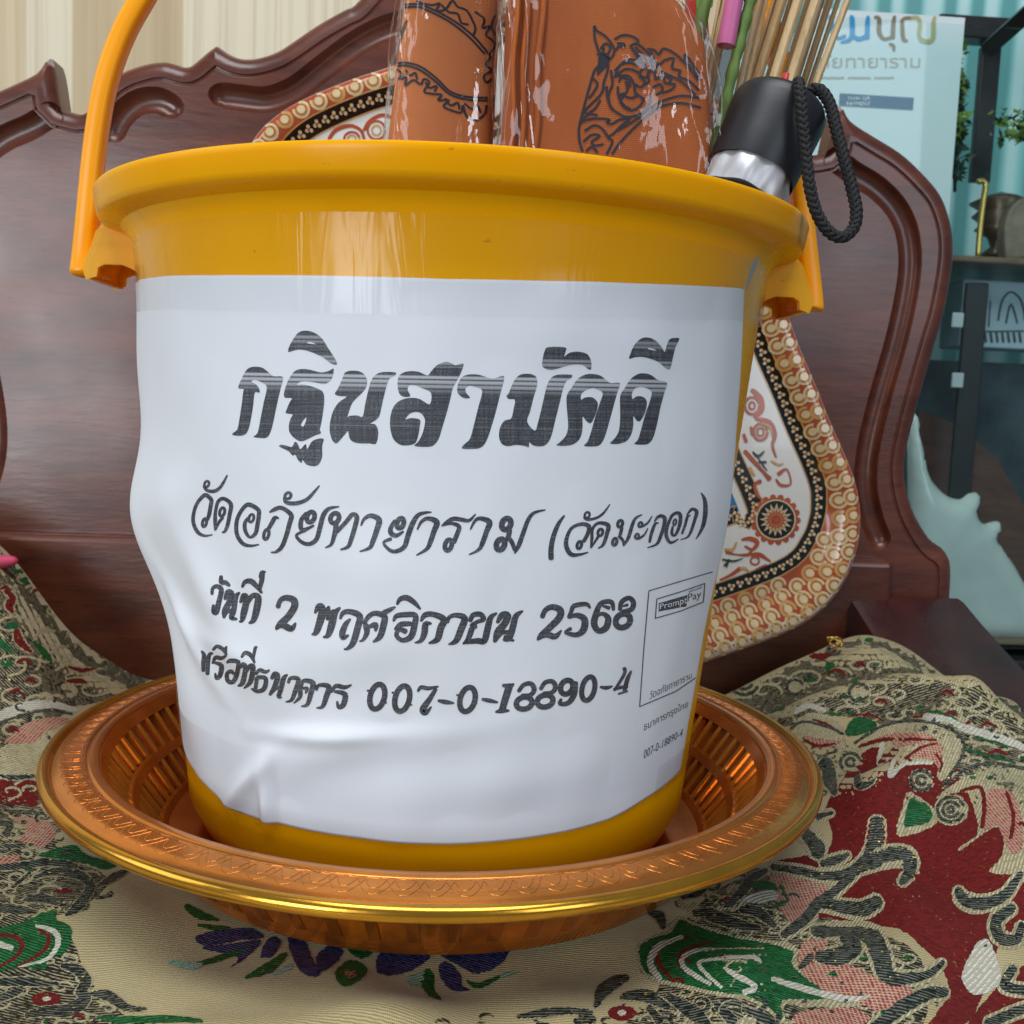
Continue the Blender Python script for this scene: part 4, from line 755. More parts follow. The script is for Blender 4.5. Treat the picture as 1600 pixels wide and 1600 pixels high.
# left
for p in ([(0,640),(120,610),(200,570),(280,550),(285,600),(350,630),(355,700),(320,770),(240,800),(220,850),(100,840),(-60,850),(-60,650)],): P_('t_green', Q5, p)
for s_ in ([(180,630,14),(270,660,28),(290,720,28),(230,800,18),(90,835,10)], [(-10,722,36),(60,742,26)]): S_('t_white', Q5, s_)
for s_ in ([(-20,675,18),(80,690,22),(110,740,22),(60,800,18),(-20,842,12)], [(190,650,14),(240,682,20),(230,742,20),(150,802,14),(80,835,8)]): BS['t_red'].append((xf(s_, *Q5), False))
SC(Q5, [(-20,340,28),(100,330,36),(250,312,36),(380,332,26)], [(170,392,16),(260,362,36),(380,372,46),(450,422,46),(430,482,46),(380,542,46),(330,576,16)], [(60,440,14),(120,392,20),(150,362,14)], [(120,502,16),(200,492,46),(290,512,36)], [(-20,540,46),(100,552,46),(180,562,16)], [(490,432,16),(560,392,36),(640,352,16)], [(-20,110,26),(50,130,36),(20,172,26)], [(20,232,16),(120,232,26)], [(310,832,26),(390,852,54),(430,912,54),(402,962,46),(430,992,54),(350,1052,64),(200,1062,46),(130,1082,26)], [(450,972,16),(540,982,54),(640,1042,36),(730,1046,12)], [(-20,912,36),(150,912,46),(290,922,16)], [(-20,1002,36),(60,972,36),(110,952,16)], rim=3)
DOT('t_red', Q5, 315, 456, 46, 13); DOT('t_red', Q5, 232, 996, 75, 32); DOT('t_white', Q5, 232, 996, 22, 12)
P_('t_green', Q5, [(190,280),(300,240),(380,230),(420,270),(520,300),(590,320),(520,350),(440,322),(320,300)])
for p in ([(60,100),(170,90),(270,130),(270,190),(200,240),(90,200),(140,150)], [(-30,290),(100,280),(60,320),(-30,318)]): P_('t_pink', Q5, p)
S_('t_green', Q5, [(490,1088,16),(600,1102,36),(850,1096,36),(1010,1108,16)])
S_('t_white', Q4, [(-40,975,50),(120,912,54),(260,892,46),(420,922,26)]); S_('t_dark', Q4, [(-40,1010,14),(130,950,16),(270,925,16),(400,945,10)])
P_('t_pink', Q4, [(30,1090),(170,985),(330,962),(390,982),(260,1042),(200,1100),(100,1110)])
P_('t_cream', Q4, [(-40,1180),(60,1100),(200,1010),(300,1060),(250,1160),(200,1230),(120,1290),(-40,1290)])
for p in ([(60,1190),(140,1112),(220,1112),(250,1130),(180,1152),(182,1210),(140,1250),(70,1272),(0,1246),(70,1220)], [(180,1022),(210,1060),(290,1052),(230,1090),(190,1082)], [(-40,1320),(140,1312),(200,1320),(212,1400),(200,1462),(100,1462),(-40,1430)]): BP['t_red'].append(jagged(sm_poly(xf(p, *Q4))))
SC(Q4, [(0,1290,16),(100,1300,26),(190,1290,16)], [(20,1482,16),(120,1492,26),(240,1496,16)], rim=3)
for s_ in ([(30,262,26),(70,302,36),(50,342,46),(70,382,16)], [(90,482,36),(110,542,46),(172,602,16)], [(380,682,14),(450,702,24),(532,692,10)], [(370,762,16),(440,762,28),(482,772,12)], [(730,782,12),(752,766,12)]):
    BS['t_red'].append((xf(s_, *Q4), False)); BS['t_cream'].append(([(p[0], p[1], p[2]+5) for p in xf(s_, *Q4)], False))
for s_ in ([(-10,540,46),(40,582,36),(72,602,12)], [(190,542,16),(250,612,40),(282,652,16)], [(760,742,20),(802,736,20)], [(80,152,16),(130,152,26),(162,172,10)]): S_('t_green', Q4, s_)
# blue flowers at the front
for p in ([(130,440),(200,450),(240,540),(270,572),(260,600),(220,602),(170,562)], [(330,462),(362,500),(330,550),(270,582),(250,522),(290,482)], [(500,560),(520,500),(600,470),(700,478),(722,530),(620,590),(520,596)], [(740,490),(850,562),(930,592),(1020,552),(1062,492),(1085,475),(1000,462),(900,460),(800,470)], [(760,562),(800,542),(850,592),(862,640),(892,660),(820,662),(780,622)]): P_('t_blue', Q6, p)
for p in ([(980,682),(1100,650),(1250,642),(1320,690),(1200,702),(1060,732),(1000,722)], [(1010,742),(1150,722),(1282,702),(1300,722),(1230,790),(1145,842),(1190,790)], [(1300,782),(1345,690),(1402,702),(1382,762),(1340,790)]): P_('t_blue', Q5, p)
P_('t_cream', Q5, [(1310,770),(1340,715),(1372,712),(1362,752),(1330,782)])
for s_ in ([(930,532,26),(990,572,46),(1092,602,12)], [(990,626,12),(1080,642,26),(1150,640,10)], [(980,826,16),(1100,792,32),(1240,746,8)], [(1225,892,10),(1340,842,54),(1430,772,24)]): S_('t_green', Q5, s_)
for s_ in ([(850,812,22),(960,832,36),(1010,822,14)], [(1370,872,20),(1452,832,26)]): S_('t_pale', Q5, s_)
P_('t_green', Q6, [(380,490),(430,480),(500,490),(440,532)]); P_('t_green', Q6, [(328,592),(390,534),(456,560),(452,602),(370,648)]); P_('t_pink', Q6, [(365,582),(410,558),(432,590),(390,612)])
P_('t_pale', Q6, [(640,600),(700,588),(690,640),(640,642)]); P_('t_green', Q6, [(690,590),(720,570),(745,612),(740,652),(772,702),(720,682),(682,632)]); S_('t_green', Q6, [(880,622,10),(930,642,26),(1020,602,10)]); S_('t_pale', Q6, [(1020,602,16),(1090,582,10)])
SC(Q6, [(1090,772,14),(1200,757,34),(1290,747,30),(1400,752,12)], [(1420,722,24),(1440,662,44),(1500,617,34),(1550,610,14)], [(1520,692,14),(1600,682,24)], [(1330,792,24),(1400,777,34)], rim=2); DOT('t_red', Q6, 1525, 756, 56, 30); DOT('t_white', Q6, 1525, 756, 18, 12)
# dense small scrollwork on the humps (both sides, running on past the picture's edge)
def filler(poly, n, smin, smax):
    poly = np.array(poly, float); lo = poly.min(0); hi = poly.max(0); c = 0; placed = []
    for _ in range(n*40):
        p = lo+rng.random(2)*(hi-lo)
        if not inside(p[None], poly)[0] or any(np.hypot(*(p-q)) < (smin+smax)*.62 for q in placed): continue
        placed.append(p); s = smin+(smax-smin)*rng.random(); a0 = rng.random()*6.28; sg = 1 if rng.random() < .5 else -1; pts = []
        for k in range(8):
            t = k/7; a = a0+sg*t*4.2; r = s*(1-.72*t); pts.append((p[0]+r*math.cos(a), p[1]+r*.7*math.sin(a), (1-t*.7)*s*.30+1.2))
        BS['t_brown' if rng.random() < .5 else 't_dark'].append((pts, False)); BS['t_cream'].append(([(x, y, w+4) for x, y, w in pts], False)); c += 1
        if c >= n: break
P_('t_brown', Q0, [(-260,840),(60,860),(95,950),(130,1000),(240,1045),(190,1085),(110,1105),(40,1098),(-260,1140)])
P_('t_brown', Q0, [(1118,1075),(1150,1030),(1210,990),(1270,962),(1340,962),(1450,1005),(1540,1045),(1660,1120),(1660,1205),(1560,1160),(1480,1135),(1440,1150),(1330,1120),(1240,1125),(1215,1150),(1170,1110)])
def curls(poly, n, smin, smax, wid):
    poly = np.array(poly, float); lo = poly.min(0); hi = poly.max(0); placed = []
    for _ in range(n*60):
        p = lo+rng.random(2)*(hi-lo)
        if not inside(p[None], poly)[0] or any(np.hypot(*(p-q)) < (smin+smax)*.55 for q in placed): continue
        placed.append(p); s = smin+(smax-smin)*rng.random(); a0 = rng.random()*6.28; sg = 1 if rng.random() < .5 else -1; pts = []
        for k in range(10):
            t = k/9; a = a0+sg*t*6.0; r = s*(1-.8*t); pts.append((p[0]+r*1.15*math.cos(a), p[1]+r*.62*math.sin(a), wid*(1-.4*t)))
        BS['t_cream'].append((pts, False))
        if rng.random() < .25: BS['t_dark'].append(([(p[0]+s*.2*math.cos(a0+u), p[1]+s*.15*math.sin(a0+u), 4) for u in (0, 1.2, 2.4)], False))
        if rng.random() < .16: BP['t_green'].append(jagged([(p[0]+s*.35*math.cos(u), p[1]+s*.2*math.sin(u)) for u in np.linspace(0, 5.6, 7)]))
        elif rng.random() < .16: BS['t_red'].append(([(p[0]-s*.5, p[1], 3), (p[0], p[1]-s*.25, 6), (p[0]+s*.5, p[1]+s*.1, 3)], False))
        if len(placed) >= n: break
curls([(-260,850),(60,868),(90,950),(130,1005),(230,1048),(180,1085),(0,1095),(-260,1130)], 60, 16, 32, 4.5)
curls([(1130,1070),(1160,1030),(1210,1000),(1270,978),(1340,980),(1440,1025),(1530,1065),(1640,1140),(1560,1150),(1440,1140),(1300,1110),(1200,1130)], 70, 14, 28, 4.2)
P_('t_red', Q0, [(-300,1230),(-30,1180),(-20,1290),(-60,1400),(-300,1420)]); P_('t_red', Q0, [(1655,1310),(1900,1380),(1900,1640),(1655,1600)])
filler([(1640,1190),(1900,1400),(1900,1700),(1640,1640),(1640,1320)], 40, 16, 34)
filler([(-300,1160),(-20,1100),(-10,1640),(-300,1700)], 50, 16, 34)
filler([(0,1100),(110,1080),(60,1120),(0,1130)], 5, 12, 20)
filler([(0,1330),(60,1250),(120,1310),(150,1340),(60,1360)], 7, 12, 20)
filler([(1010,1560),(1100,1520),(1240,1560),(1330,1600),(1330,1640),(1000,1640)], 14, 14, 26)
filler([(1060,1400),(1130,1370),(1180,1390),(1250,1400),(1200,1425),(1100,1440)], 10, 10, 18)
def under(poly, n, smin, smax):
    poly = np.array(poly, float); lo = poly.min(0); hi = poly.max(0); placed = []
    for _ in range(n*60):
        p = lo+rng.random(2)*(hi-lo)
        if not inside(p[None], poly)[0] or any(np.hypot(*(p-q)) < (smin+smax)*.42 for q in placed): continue
        placed.append(p); s = smin+(smax-smin)*rng.random(); a0 = rng.random()*6.28; sg = 1 if rng.random() < .5 else -1
        BS['t_brown'].append(([(p[0]+s*(1-.5*t)*1.2*math.cos(a0+sg*t*3.4), p[1]+s*(1-.5*t)*.6*math.sin(a0+sg*t*3.4), s*.34*math.sin(.3+t*2.5)+1) for t in np.linspace(0, 1, 7)], False))
        if len(placed) >= n: break
under([(960,1600),(1010,1500),(1060,1420),(1120,1375),(1200,1360),(1260,1390),(1330,1440),(1440,1480),(1470,1560),(1400,1640),(960,1640)], 150, 9, 17)
under([(1215,1130),(1260,1120),(1330,1170),(1300,1230),(1270,1260),(1250,1190)], 40, 8, 14)
under([(1400,1110),(1640,1190),(1640,1310),(1560,1290),(1500,1220),(1440,1150)], 60, 9, 16)
under([(0,1100),(120,1080),(60,1180),(60,1260),(110,1330),(190,1370),(150,1420),(60,1440),(0,1440)], 60, 9, 17)
under([(0,1440),(90,1440),(140,1500),(150,1560),(230,1590),(230,1640),(0,1640)], 44, 9, 17)
under([(560,1600),(700,1588),(1000,1590),(1000,1640),(560,1640)], 20, 9, 16)
ZA = [(1000,1600),(1040,1520),(1070,1440),(1130,1385),(1200,1368),(1255,1398),(1320,1445),(1420,1478),(1450,1550),(1390,1640),(1000,1640)]
ZB = [(1400,1115),(1500,1110),(1640,1185),(1640,1300),(1560,1285),(1500,1215),(1440,1150)]
ZC = [(-60,1105),(110,1085),(50,1180),(50,1260),(100,1335),(170,1372),(130,1415),(60,1435),(-60,1435)]
ZD = [(-60,1445),(90,1450),(125,1500),(135,1555),(200,1590),(200,1640),(-60,1640)]
for z_, n_ in ((ZA, 90), (ZB, 40), (ZC, 44), (ZD, 36)):
    P_('t_brown', Q0, z_); curls(z_, n_, 11, 22, 4.6)
def cloth_push(v, off):
    q, ok = cloth_hit(v); n = cloth_n(q[:, 0], q[:, 1]); return q+n*np.asarray(off)[..., None], ok
def drop(Vv, f, ok):
    Vv = np.asarray(Vv); I = np.array([tuple(t)+(t[0],)*(4-len(t)) for t in f]); q = Vv[I]
    good = ok[I].all(1) & (np.abs(q-q[:, :1]).max((1, 2)) < .05)      # not across a silhouette jump
    return flip_to(Vv, [t for t, g in zip(f, good) if g], (0, 0, 1))
BN = {'t_red': 'red_velvet_motif', 't_cream': 'cream_border_motif', 't_dark': 'black_silver_scroll_motif', 't_green': 'green_leaf_motif', 't_pale': 'pale_leaf_motif', 't_blue': 'blue_flower_motif', 't_pink': 'pink_lattice_motif', 't_white': 'white_petal_motif', 't_brown': 'brown_scroll_motif'}
for k in LAY:
    Vs = []; Fs = []
    v2 = []; t2 = []; o2 = []
    for i, p in enumerate(BP[k]):
        v, t = cdt([p], (), 10); b0 = len(v2); v2 += list(v); t2 += [tuple(b0+j for j in q) for q in t]; o2 += [LAY[k]+(i % 5)*4e-6]*len(v)
    if v2: W3, ok = cloth_push(np.array(v2), np.array(o2)); Vs += list(W3); Fs += drop(W3, t2, ok)
    if BS[k]:
        up = .00014 if k == 't_red' else .00002
        v, f, ly = strip2d(BS[k], 9, .9); W3, ok = cloth_push(v, LAY[k]+up+(ly % 9)*4e-6); f = drop(W3, f, ok); b0 = len(Vs); Vs += list(W3); Fs += [tuple(b0+j for j in q) for q in f]
    mk(BN[k], Vs, Fs, M[k], cloth, kind='stuff')
# ------------------------------------------------------------------ patterned melamine dish leaning on the chair back
def plane_pts(P, y0=.200, sl=.06):
    d = rays(P); t = (y0-CPOS[1]+sl*CPOS[2])/(d[:, 1]-sl*d[:, 2]); q = CPOS+d*t[:, None]; return q[:, [0, 2]]
dish_px = [(1104,1029),(1177,1004),(1245,975),(1286,944),(1311,912),(1326,880),(1336,845),(1339,808),(1336,776),(1328,742),(1308,694),(1291,656),(1269,600),(1244,542),(1229,500),(1190,405),(1150,308),(1100,190),(1050,75),(1010,0),(975,-45),(925,-65),(850,-45),(750,25),(680,75),(616,107),(563,124),(506,146),(456,170),(415,201),(392,235),(378,280),(384,330),(402,390),(440,480),(500,610),(570,770),(640,930),(690,1040),(720,1095),(760,1125),(810,1130),(880,1110),(960,1080),(1040,1052)]
DO = cat(plane_pts(dish_px), 6, True); DO = np.array(densify(list(map(tuple, DO))+[tuple(DO[0])], .004))[:-1]
sgd = 1 if np.sum(DO[:, 0]*np.roll(DO[:, 1], -1)-DO[:, 1]*np.roll(DO[:, 0], -1)) > 0 else -1
for _ in range(3): DO = (np.roll(DO, 1, 0)+DO*2+np.roll(DO, -1, 0))/4
_d = np.roll(DO, -1, 0)-np.roll(DO, 1, 0); _d /= np.linalg.norm(_d, axis=1)[:, None]; UN = sgd*np.stack([-_d[:, 1], _d[:, 0]], -1); DF = np.clip(.62+.355*UN[:, 1], .28, 1.0)
for _ in range(12): DF = (np.roll(DF, 1)+DF*2+np.roll(DF, -1))/4
RW = .039*DF                                  # width of the printed rim at each point of the edge
def dish_y(P, off=0.0):
    d = dseg(P, DO, True); return .200+.06*P[:, 1]-.008*(1-sstep((d-.006)/.022))+.0025*np.exp(-(d/.0022)**2)-off
def dish3(P, off=0.0): P = np.asarray(P); return np.stack([P[:, 0], dish_y(P, off), P[:, 1]], -1)
dish = empty('melamine_dish', tuple(dish3(DO[:1])[0]), label='large rust red and white patterned dish leaning against the carved chair back', cat='dish')
M['china'] = mat_plain('white_melamine', (.70, .68, .63), .16, .03, 20, coat=.3)
M['c_red'] = mat_plain('rust_red_print', (.40, .075, .025), .18, .14, 60, coat=.3)
M['c_black'] = mat_plain('black_print', (.010, .010, .009), .16, .1, 60, coat=.3)
M['c_cream'] = mat_plain('cream_print', (.66, .52, .30), .18, .08, 300, coat=.3)
M['c_gold'] = mat_plain('ochre_print', (.55, .30, .10), .18, .12, 200, coat=.3)
M['c_blue'] = mat_plain('blue_print', (.03, .16, .36), .18, .1, 60, coat=.3)
M['c_green'] = mat_plain('dark_green_print', (.012, .05, .032), .18, .1, 60, coat=.3)
nD = len(DO); qs = [0, .0008, .0018, .003, .0045, .006, .0075, .009, .0105, .012, .0135, .015, .0165, .018, .0195, .021, .0225, .024, .0255, .027, .0285, .030, .034, .040, .050, .058]
V = []; F = []
V += [tuple(p+np.array([0, .012, 0])) for p in dish3(DO)]
for q in qs: V += list(map(tuple, dish3(DO+UN*q)))
for j in range(len(qs)):
    for i in range(nD): k = (i+1) % nD; F.append((j*nD+i, j*nD+k, (j+1)*nD+k, (j+1)*nD+i))
fv, ft = cdt([DO+UN*qs[-1]], (), .03); k0 = len(V); V += list(map(tuple, dish3(fv))); F += [tuple(k0+i for i in t) for t in ft]
F = flip_to(V, F, (0, -1, 0)); mk('dish_body', V, F, M['china'], dish, auto=60)
def band(name, o0, o1, mat, off, n=5):
    """o0, o1: offset from the edge as (fraction of the rim width, extra metres)"""
    V = []; F = []; A = o0[0]*RW+o0[1]; B = o1[0]*RW+o1[1]
    for j in range(n): V += list(map(tuple, dish3(DO+UN*(A+(B-A)*j/(n-1))[:, None], off)))
    for j in range(n-1):
        for i in range(nD): k = (i+1) % nD; F.append((j*nD+i, j*nD+k, (j+1)*nD+k, (j+1)*nD+i))
    mk(name, V, flip_to(V, F, (0, -1, 0)), mat, dish)
band('red_border', (0, .0002), (1, 0), M['c_red'], .00015, 9); band('gold_line', (1, -.0004), (1, .0005), M['c_gold'], .0003, 2); band('black_border', (1, .0003), (1, .0107), M['c_black'], .00015, 6); band('gold_line', (1, .0107), (1, .0115), M['c_gold'], .0003, 2)
band('gold_line', (1, .0462), (1, .0470), M['c_gold'], .0003, 2); band('black_border', (1, .0470), (1, .0580), M['c_black'], .00015, 4); band('gold_line', (1, .0580), (1, .0588), M['c_gold'], .0003, 2)
cv, ct = cdt([DO+UN*(RW+.0640)[:, None]], (), .02); W3 = dish3(cv, .00015); mk('blue_centre', W3, flip_to(W3, ct, (0, -1, 0)), M['c_blue'], dish)
def along(fr, q, step):
    C = DO+UN*(fr*RW+q)[:, None]; s = np.concatenate([[0], np.cumsum(np.linalg.norm(np.diff(np.vstack([C, C[:1]]), axis=0), axis=1))]); n = int(s[-1]/step); out = []
    for i in range(n):
        t = s[-1]*i/n; j = min(np.searchsorted(s, t, 'right')-1, nD-1); f = (t-s[j])/(s[j+1]-s[j]); out.append((C[j]+(C[(j+1) % nD]-C[j])*f, UN[j], RW[j]))
    return out
DP = {k: [[], []] for k in ('c_cream', 'c_gold', 'c_red', 'c_black', 'c_green')}
def add2d(k, v, f, off):
    b0 = len(DP[k][0]); DP[k][0].extend((p[0], p[1], off) for p in v); DP[k][1].extend(tuple(b0+i for i in t) for t in f)
def disc2(c, r, n=9): a = np.linspace(0, 2*math.pi, n+1)[:-1]; return np.stack([c[0]+r*np.cos(a), c[1]+r*np.sin(a)], -1), [tuple(range(n))]
def arc2(c, r, w, a0, a1, n=11):
    a = np.linspace(a0, a1, n); V = np.concatenate([np.stack([c[0]+(r+s*w/2)*np.cos(a), c[1]+(r+s*w/2)*np.sin(a)], -1) for s in (-1, 1)]); return V, [(i, i+1, n+i+1, n+i) for i in range(n-1)]
for row, q in enumerate((.0056, .0140, .0224, .0306)):
    for i, (c, nrm, rw) in enumerate(along(0, q, .0128)):
        if q+.0035 > rw: continue
        aa = math.atan2(-nrm[1], -nrm[0])+.5; rs = .86
        v, f = arc2(c, .0057*rs, .0024*rs, aa+.62, aa+2*math.pi-.62, 14); add2d('c_cream' if (i+row) % 3 else 'c_gold', v, f, .00035)
        v, f = arc2(c, .0048*rs, .0009*rs, aa+.7, aa+2*math.pi-.7, 14); add2d('c_gold', v, f, .00042)
        v, f = disc2(c, .0037*rs, 12); add2d('c_gold', v, f, .00030); v, f = disc2(c, .0031*rs, 12); add2d('c_cream', v, f, .00040)
for q in (.0055, .0525):
    for c, nrm, rw in along(1, q, .0064):
        tg = np.array([-nrm[1], nrm[0]])
        for dx, dy in ((-1, .2), (.9, .9), (.4, -1.0)):
            v, f = disc2(c+tg*dx*.0014+nrm*dy*.0015, .00125, 7); add2d('c_cream', v, f, .0004)
        v, f = disc2(c-tg*.0002+nrm*.0002, .00095, 6); add2d('c_red', v, f, .00048)
def rosette(px, py, r):
    c = plane_pts([(px, py)])[0]
    for i in range(18):
        a = 2*math.pi*i/18; v, f = disc2(c+r*1.16*np.array([math.cos(a), math.sin(a)]), r*.17, 8); add2d('c_red', v, f, .0003)
    v, f = disc2(c, r*1.16, 26); add2d('c_red', v, f, .00034); v, f = arc2(c, r*1.02, r*.07, 0, 2*math.pi, 28); add2d('c_cream', v, f, .0005); v, f = disc2(c, r, 26); add2d('c_black', v, f, .00042)
    for n_, r1, wd, kk, off in ((16, .86, .20, 'c_cream', .0006), (16, .66, .12, 'c_red', .0008), (8, .5, .26, 'c_gold', .00072), (8, .36, .12, 'c_red', .0009)):
        for i in range(n_):
            a = 2*math.pi*(i+.5*(n_ == 8))/n_; d = np.array([math.cos(a), math.sin(a)]); t = np.array([-d[1], d[0]]); v = np.array([c+d*r*.12, c+d*r*r1*.6+t*r*wd/2, c+d*r*r1, c+d*r*r1*.6-t*r*wd/2]); add2d(kk, v, [(0, 1, 2, 3)], off+i*2e-6)
    v, f = disc2(c, r*.16, 9); add2d('c_red', v, f, .001)
rosette(1212, 812, .0135); rosette(470, 330, .0135); rosette(640, 420, .012)
OZ1 = (1100, 480, 5.333); OZ2 = (1100, 750, 5.16)
def orn(k, q, ss, off=.0004):
    v, f, ly = strip2d([(xf(s_, *q), False) for s_ in ss]); v = plane_pts(v); b0 = len(DP[k][0]); DP[k][0].extend((p[0], p[1], off+(l % 8)*6e-6) for p, l in zip(v, ly)); DP[k][1].extend(tuple(b0+i for i in t) for t in f)
def rg(cx, cy, rx, ry, w): return [(cx+rx*math.cos(a), cy+ry*math.sin(a), w) for a in np.linspace(0, 6.0, 12)]
orn('c_red', OZ1, [[(340,1200,36),(420,1290,36),(500,1380,26),(545,1430,46)], [(400,690,36),(470,760,46),(482,860,36),(420,910,36)], rg(400,820,60,70,22), rg(400,820,24,30,18), [(430,930,26),(540,960,46),(590,1060,36),(570,1150,26),(600,1250,16)], rg(470,1040,60,70,20), rg(470,1040,26,32,16), [(620,1390,36),(690,1350,16),(722,1470,16),(640,1482,26),(600,1432,16)], [(470,1450,36),(420,1480,26),(440,1560,26),(480,1600,16)], [(350,1120,30),(330,1060,26)], [(410,1060,40),(390,1000,24)]])
orn('c_gold', OZ1, [[(560,1280,16),(620,1312,18),(662,1300,8)], [(380,1340,30),(420,1400,16)], rg(470,1040,44,50,8), [(450,960,10),(540,990,16),(570,1080,10)]], .0005)
orn('c_green', OZ1, [[(405,1205,14),(450,1242,26),(500,1200,12)], [(455,1290,18),(515,1290,22)], [(485,1310,14),(525,1362,8)], [(430,1225,10),(500,1330,14)]], .00055)
orn('c_red', OZ2, [[(305,480,16),(370,472,36),(430,502,36),(390,560,26),(330,532,16)], [(180,580,26),(260,600,12),(350,602,26),(380,580,26)], [(380,602,26),(450,602,36),(535,656,12)], rg(410,650,35,30,14), [(420,720,16),(500,682,16)], [(130,805,16),(220,762,26),(290,712,36)]])
orn('c_gold', OZ2, [[(290,712,20),(330,712,24),(372,746,8)], [(170,560,20),(230,560,24),(262,500,12)]], .0005); orn('c_green', OZ2, [[(150,640,16),(240,652,16),(312,630,8)], [(180,700,14),(200,640,18)], [(160,690,14),(190,660,12)]], .00055)
OZ5 = (360, 0, 3.636)
orn('c_red', OZ5, [[(560,790,20),(600,740,22),(680,715,20),(740,740,18),(760,790,16)], rg(690,790,44,40,12), [(760,740,18),(790,690,20),(860,655,20),(930,670,18)], rg(830,740,50,52,12)]); orn('c_gold', OZ5, [rg(690,790,24,22,10), rg(830,740,26,28,10)], .0005)
for k, nm in (('c_cream', 'cream_ornament'), ('c_gold', 'ochre_ornament'), ('c_red', 'red_ornament'), ('c_black', 'rosette_disc'), ('c_green', 'leaf_ornament')):
    P3 = np.array(DP[k][0]); W3 = dish3(P3[:, :2], P3[:, 2]); mk(nm, W3, flip_to(W3, DP[k][1], (0, -1, 0)), M[k], dish, kind='stuff')
# ------------------------------------------------------------------ what stands in the bucket
def robe_cloth(name, a, b):
    m, n, bs = nt(name); v = coords(n, 'Object'); f = noise(n, coords(n, 'Object', (30, 30, 6)), 1, 4, .6, .6); c = ramp(n, f, [(.3, a), (.7, b)])
    w = wave(n, coords(n, 'Object', (1, 1, 1)), 420, .6, 1, 2, 'Z'); w2 = wave(n, v, 420, .6, 1, 2, 'X'); L(n, c, bs.inputs['Base Color']); setp(bs, rough=.65, spec=.2)
    bump(n, bs, math_(n, 'ADD', math_(n, 'MULTIPLY', f, 2.5), math_(n, 'MULTIPLY', math_(n, 'ADD', w, w2), .12)), .35, .002); return m
M['robe'] = robe_cloth('saffron_cotton', (.54, .165, .042), (.66, .23, .075)); M['robe2'] = robe_cloth('brown_saffron_cotton', (.35, .085, .016), (.46, .125, .028))
M['print'] = mat_plain('navy_ink', (.012, .010, .018), .5, .2, 200)
M['wrap'] = film('clear_wrap', (48, 48, 26), .55, .06, (.985, .985, .985), .06)
class Slab:
    def __init__(s, left, right, y0, hd, zb, zt, n=3.2, top=None):
        s.l = sorted([(p[2], p[0]) for p in atYs(left, y0)]); s.r = sorted([(p[2], p[0]) for p in atYs(right, y0)]); s.y0 = y0; s.hd = hd; s.zb = zb; s.zt = zt; s.n = n; s.top = top
    def edge(s, e, z):
        zs = [q[0] for q in e]; xs = [q[1] for q in e]
        lo = xs[0]*(1-.10*np.clip((zs[0]-z)/.2, 0, 1))
        return np.where(z < zs[0], lo, np.where(z > zs[-1], xs[-1]+(z-zs[-1])*(xs[-1]-xs[-2])/(zs[-1]-zs[-2]), np.interp(z, zs, xs)))
    def xc(s, z): return (s.edge(s.l, z)+s.edge(s.r, z))/2
    def hw(s, z): return np.maximum((s.edge(s.r, z)-s.edge(s.l, z))/2, .004)
    def f(s, q, g=0.0): z = q[:, 2]; return np.abs((q[:, 0]-s.xc(z))/(s.hw(z)+g))**s.n+np.abs((q[:, 1]-s.y0)/(s.hd+g))**s.n-1
    def mesh(s, g=0.0, nz=60, na=72, wob=0.0, zb=None, zt=None):
        V = []; zs = np.linspace(s.zb if zb is None else zb, s.zt if zt is None else zt, nz)
        for i, z in enumerate(zs):
            xc_, hw_ = float(s.xc(z)), float(s.hw(z))
            for k in range(na):
                a = 2*math.pi*k/na; ca, sa = math.cos(a), math.sin(a); e = 2/s.n
                rd = (1-abs(math.sin(3*a+z*31+2.2*math.sin(z*23+a))))**7+(1-abs(math.sin(2*a-z*47+1.7*math.sin(z*37-2*a)+1)))**9
                w = g+wob*(.45*rd+math.sin(9*a+z*55)*.5+math.sin(4*a-z*90+2)*.6+math.sin(17*a+z*30)*.3)
                V.append((xc_+(hw_+w)*math.copysign(abs(ca)**e, ca), s.y0+(s.hd+w)*math.copysign(abs(sa)**e, sa), z))
        F = [(i*na+k, i*na+(k+1) % na, (i+1)*na+(k+1) % na, (i+1)*na+k) for i in range(nz-1) for k in range(na)]
        F += [tuple(range(na-1, -1, -1)), tuple((nz-1)*na+k for k in range(na))]; return V, F
def slab_print(slab, S2, mat, parent, name, off=.0004):
    v, f, ly = strip2d(S2); q, ok = march(v, lambda p: slab.f(p), .30, .62, 160); e = 1e-4
    g = np.stack([(slab.f(q+np.eye(3)[i]*e)-slab.f(q-np.eye(3)[i]*e))/(2*e) for i in range(3)], -1); g /= np.linalg.norm(g, axis=1)[:, None]+1e-9
    W3 = q+g*(off+(ly % 8)*8e-6)[:, None]; f = [t for t in f if all(ok[i] for i in t)]; f = [t for t in f if np.abs(W3[list(t)]-W3[t[0]]).max() < .02]
    return mk(name, W3, flip_to(W3, f, (0, -1, 0)), mat, parent)
def lines_(q, w, *ss): return [([(p[0], p[1], w) for p in xf(s_, *q)], False) for s_ in ss]
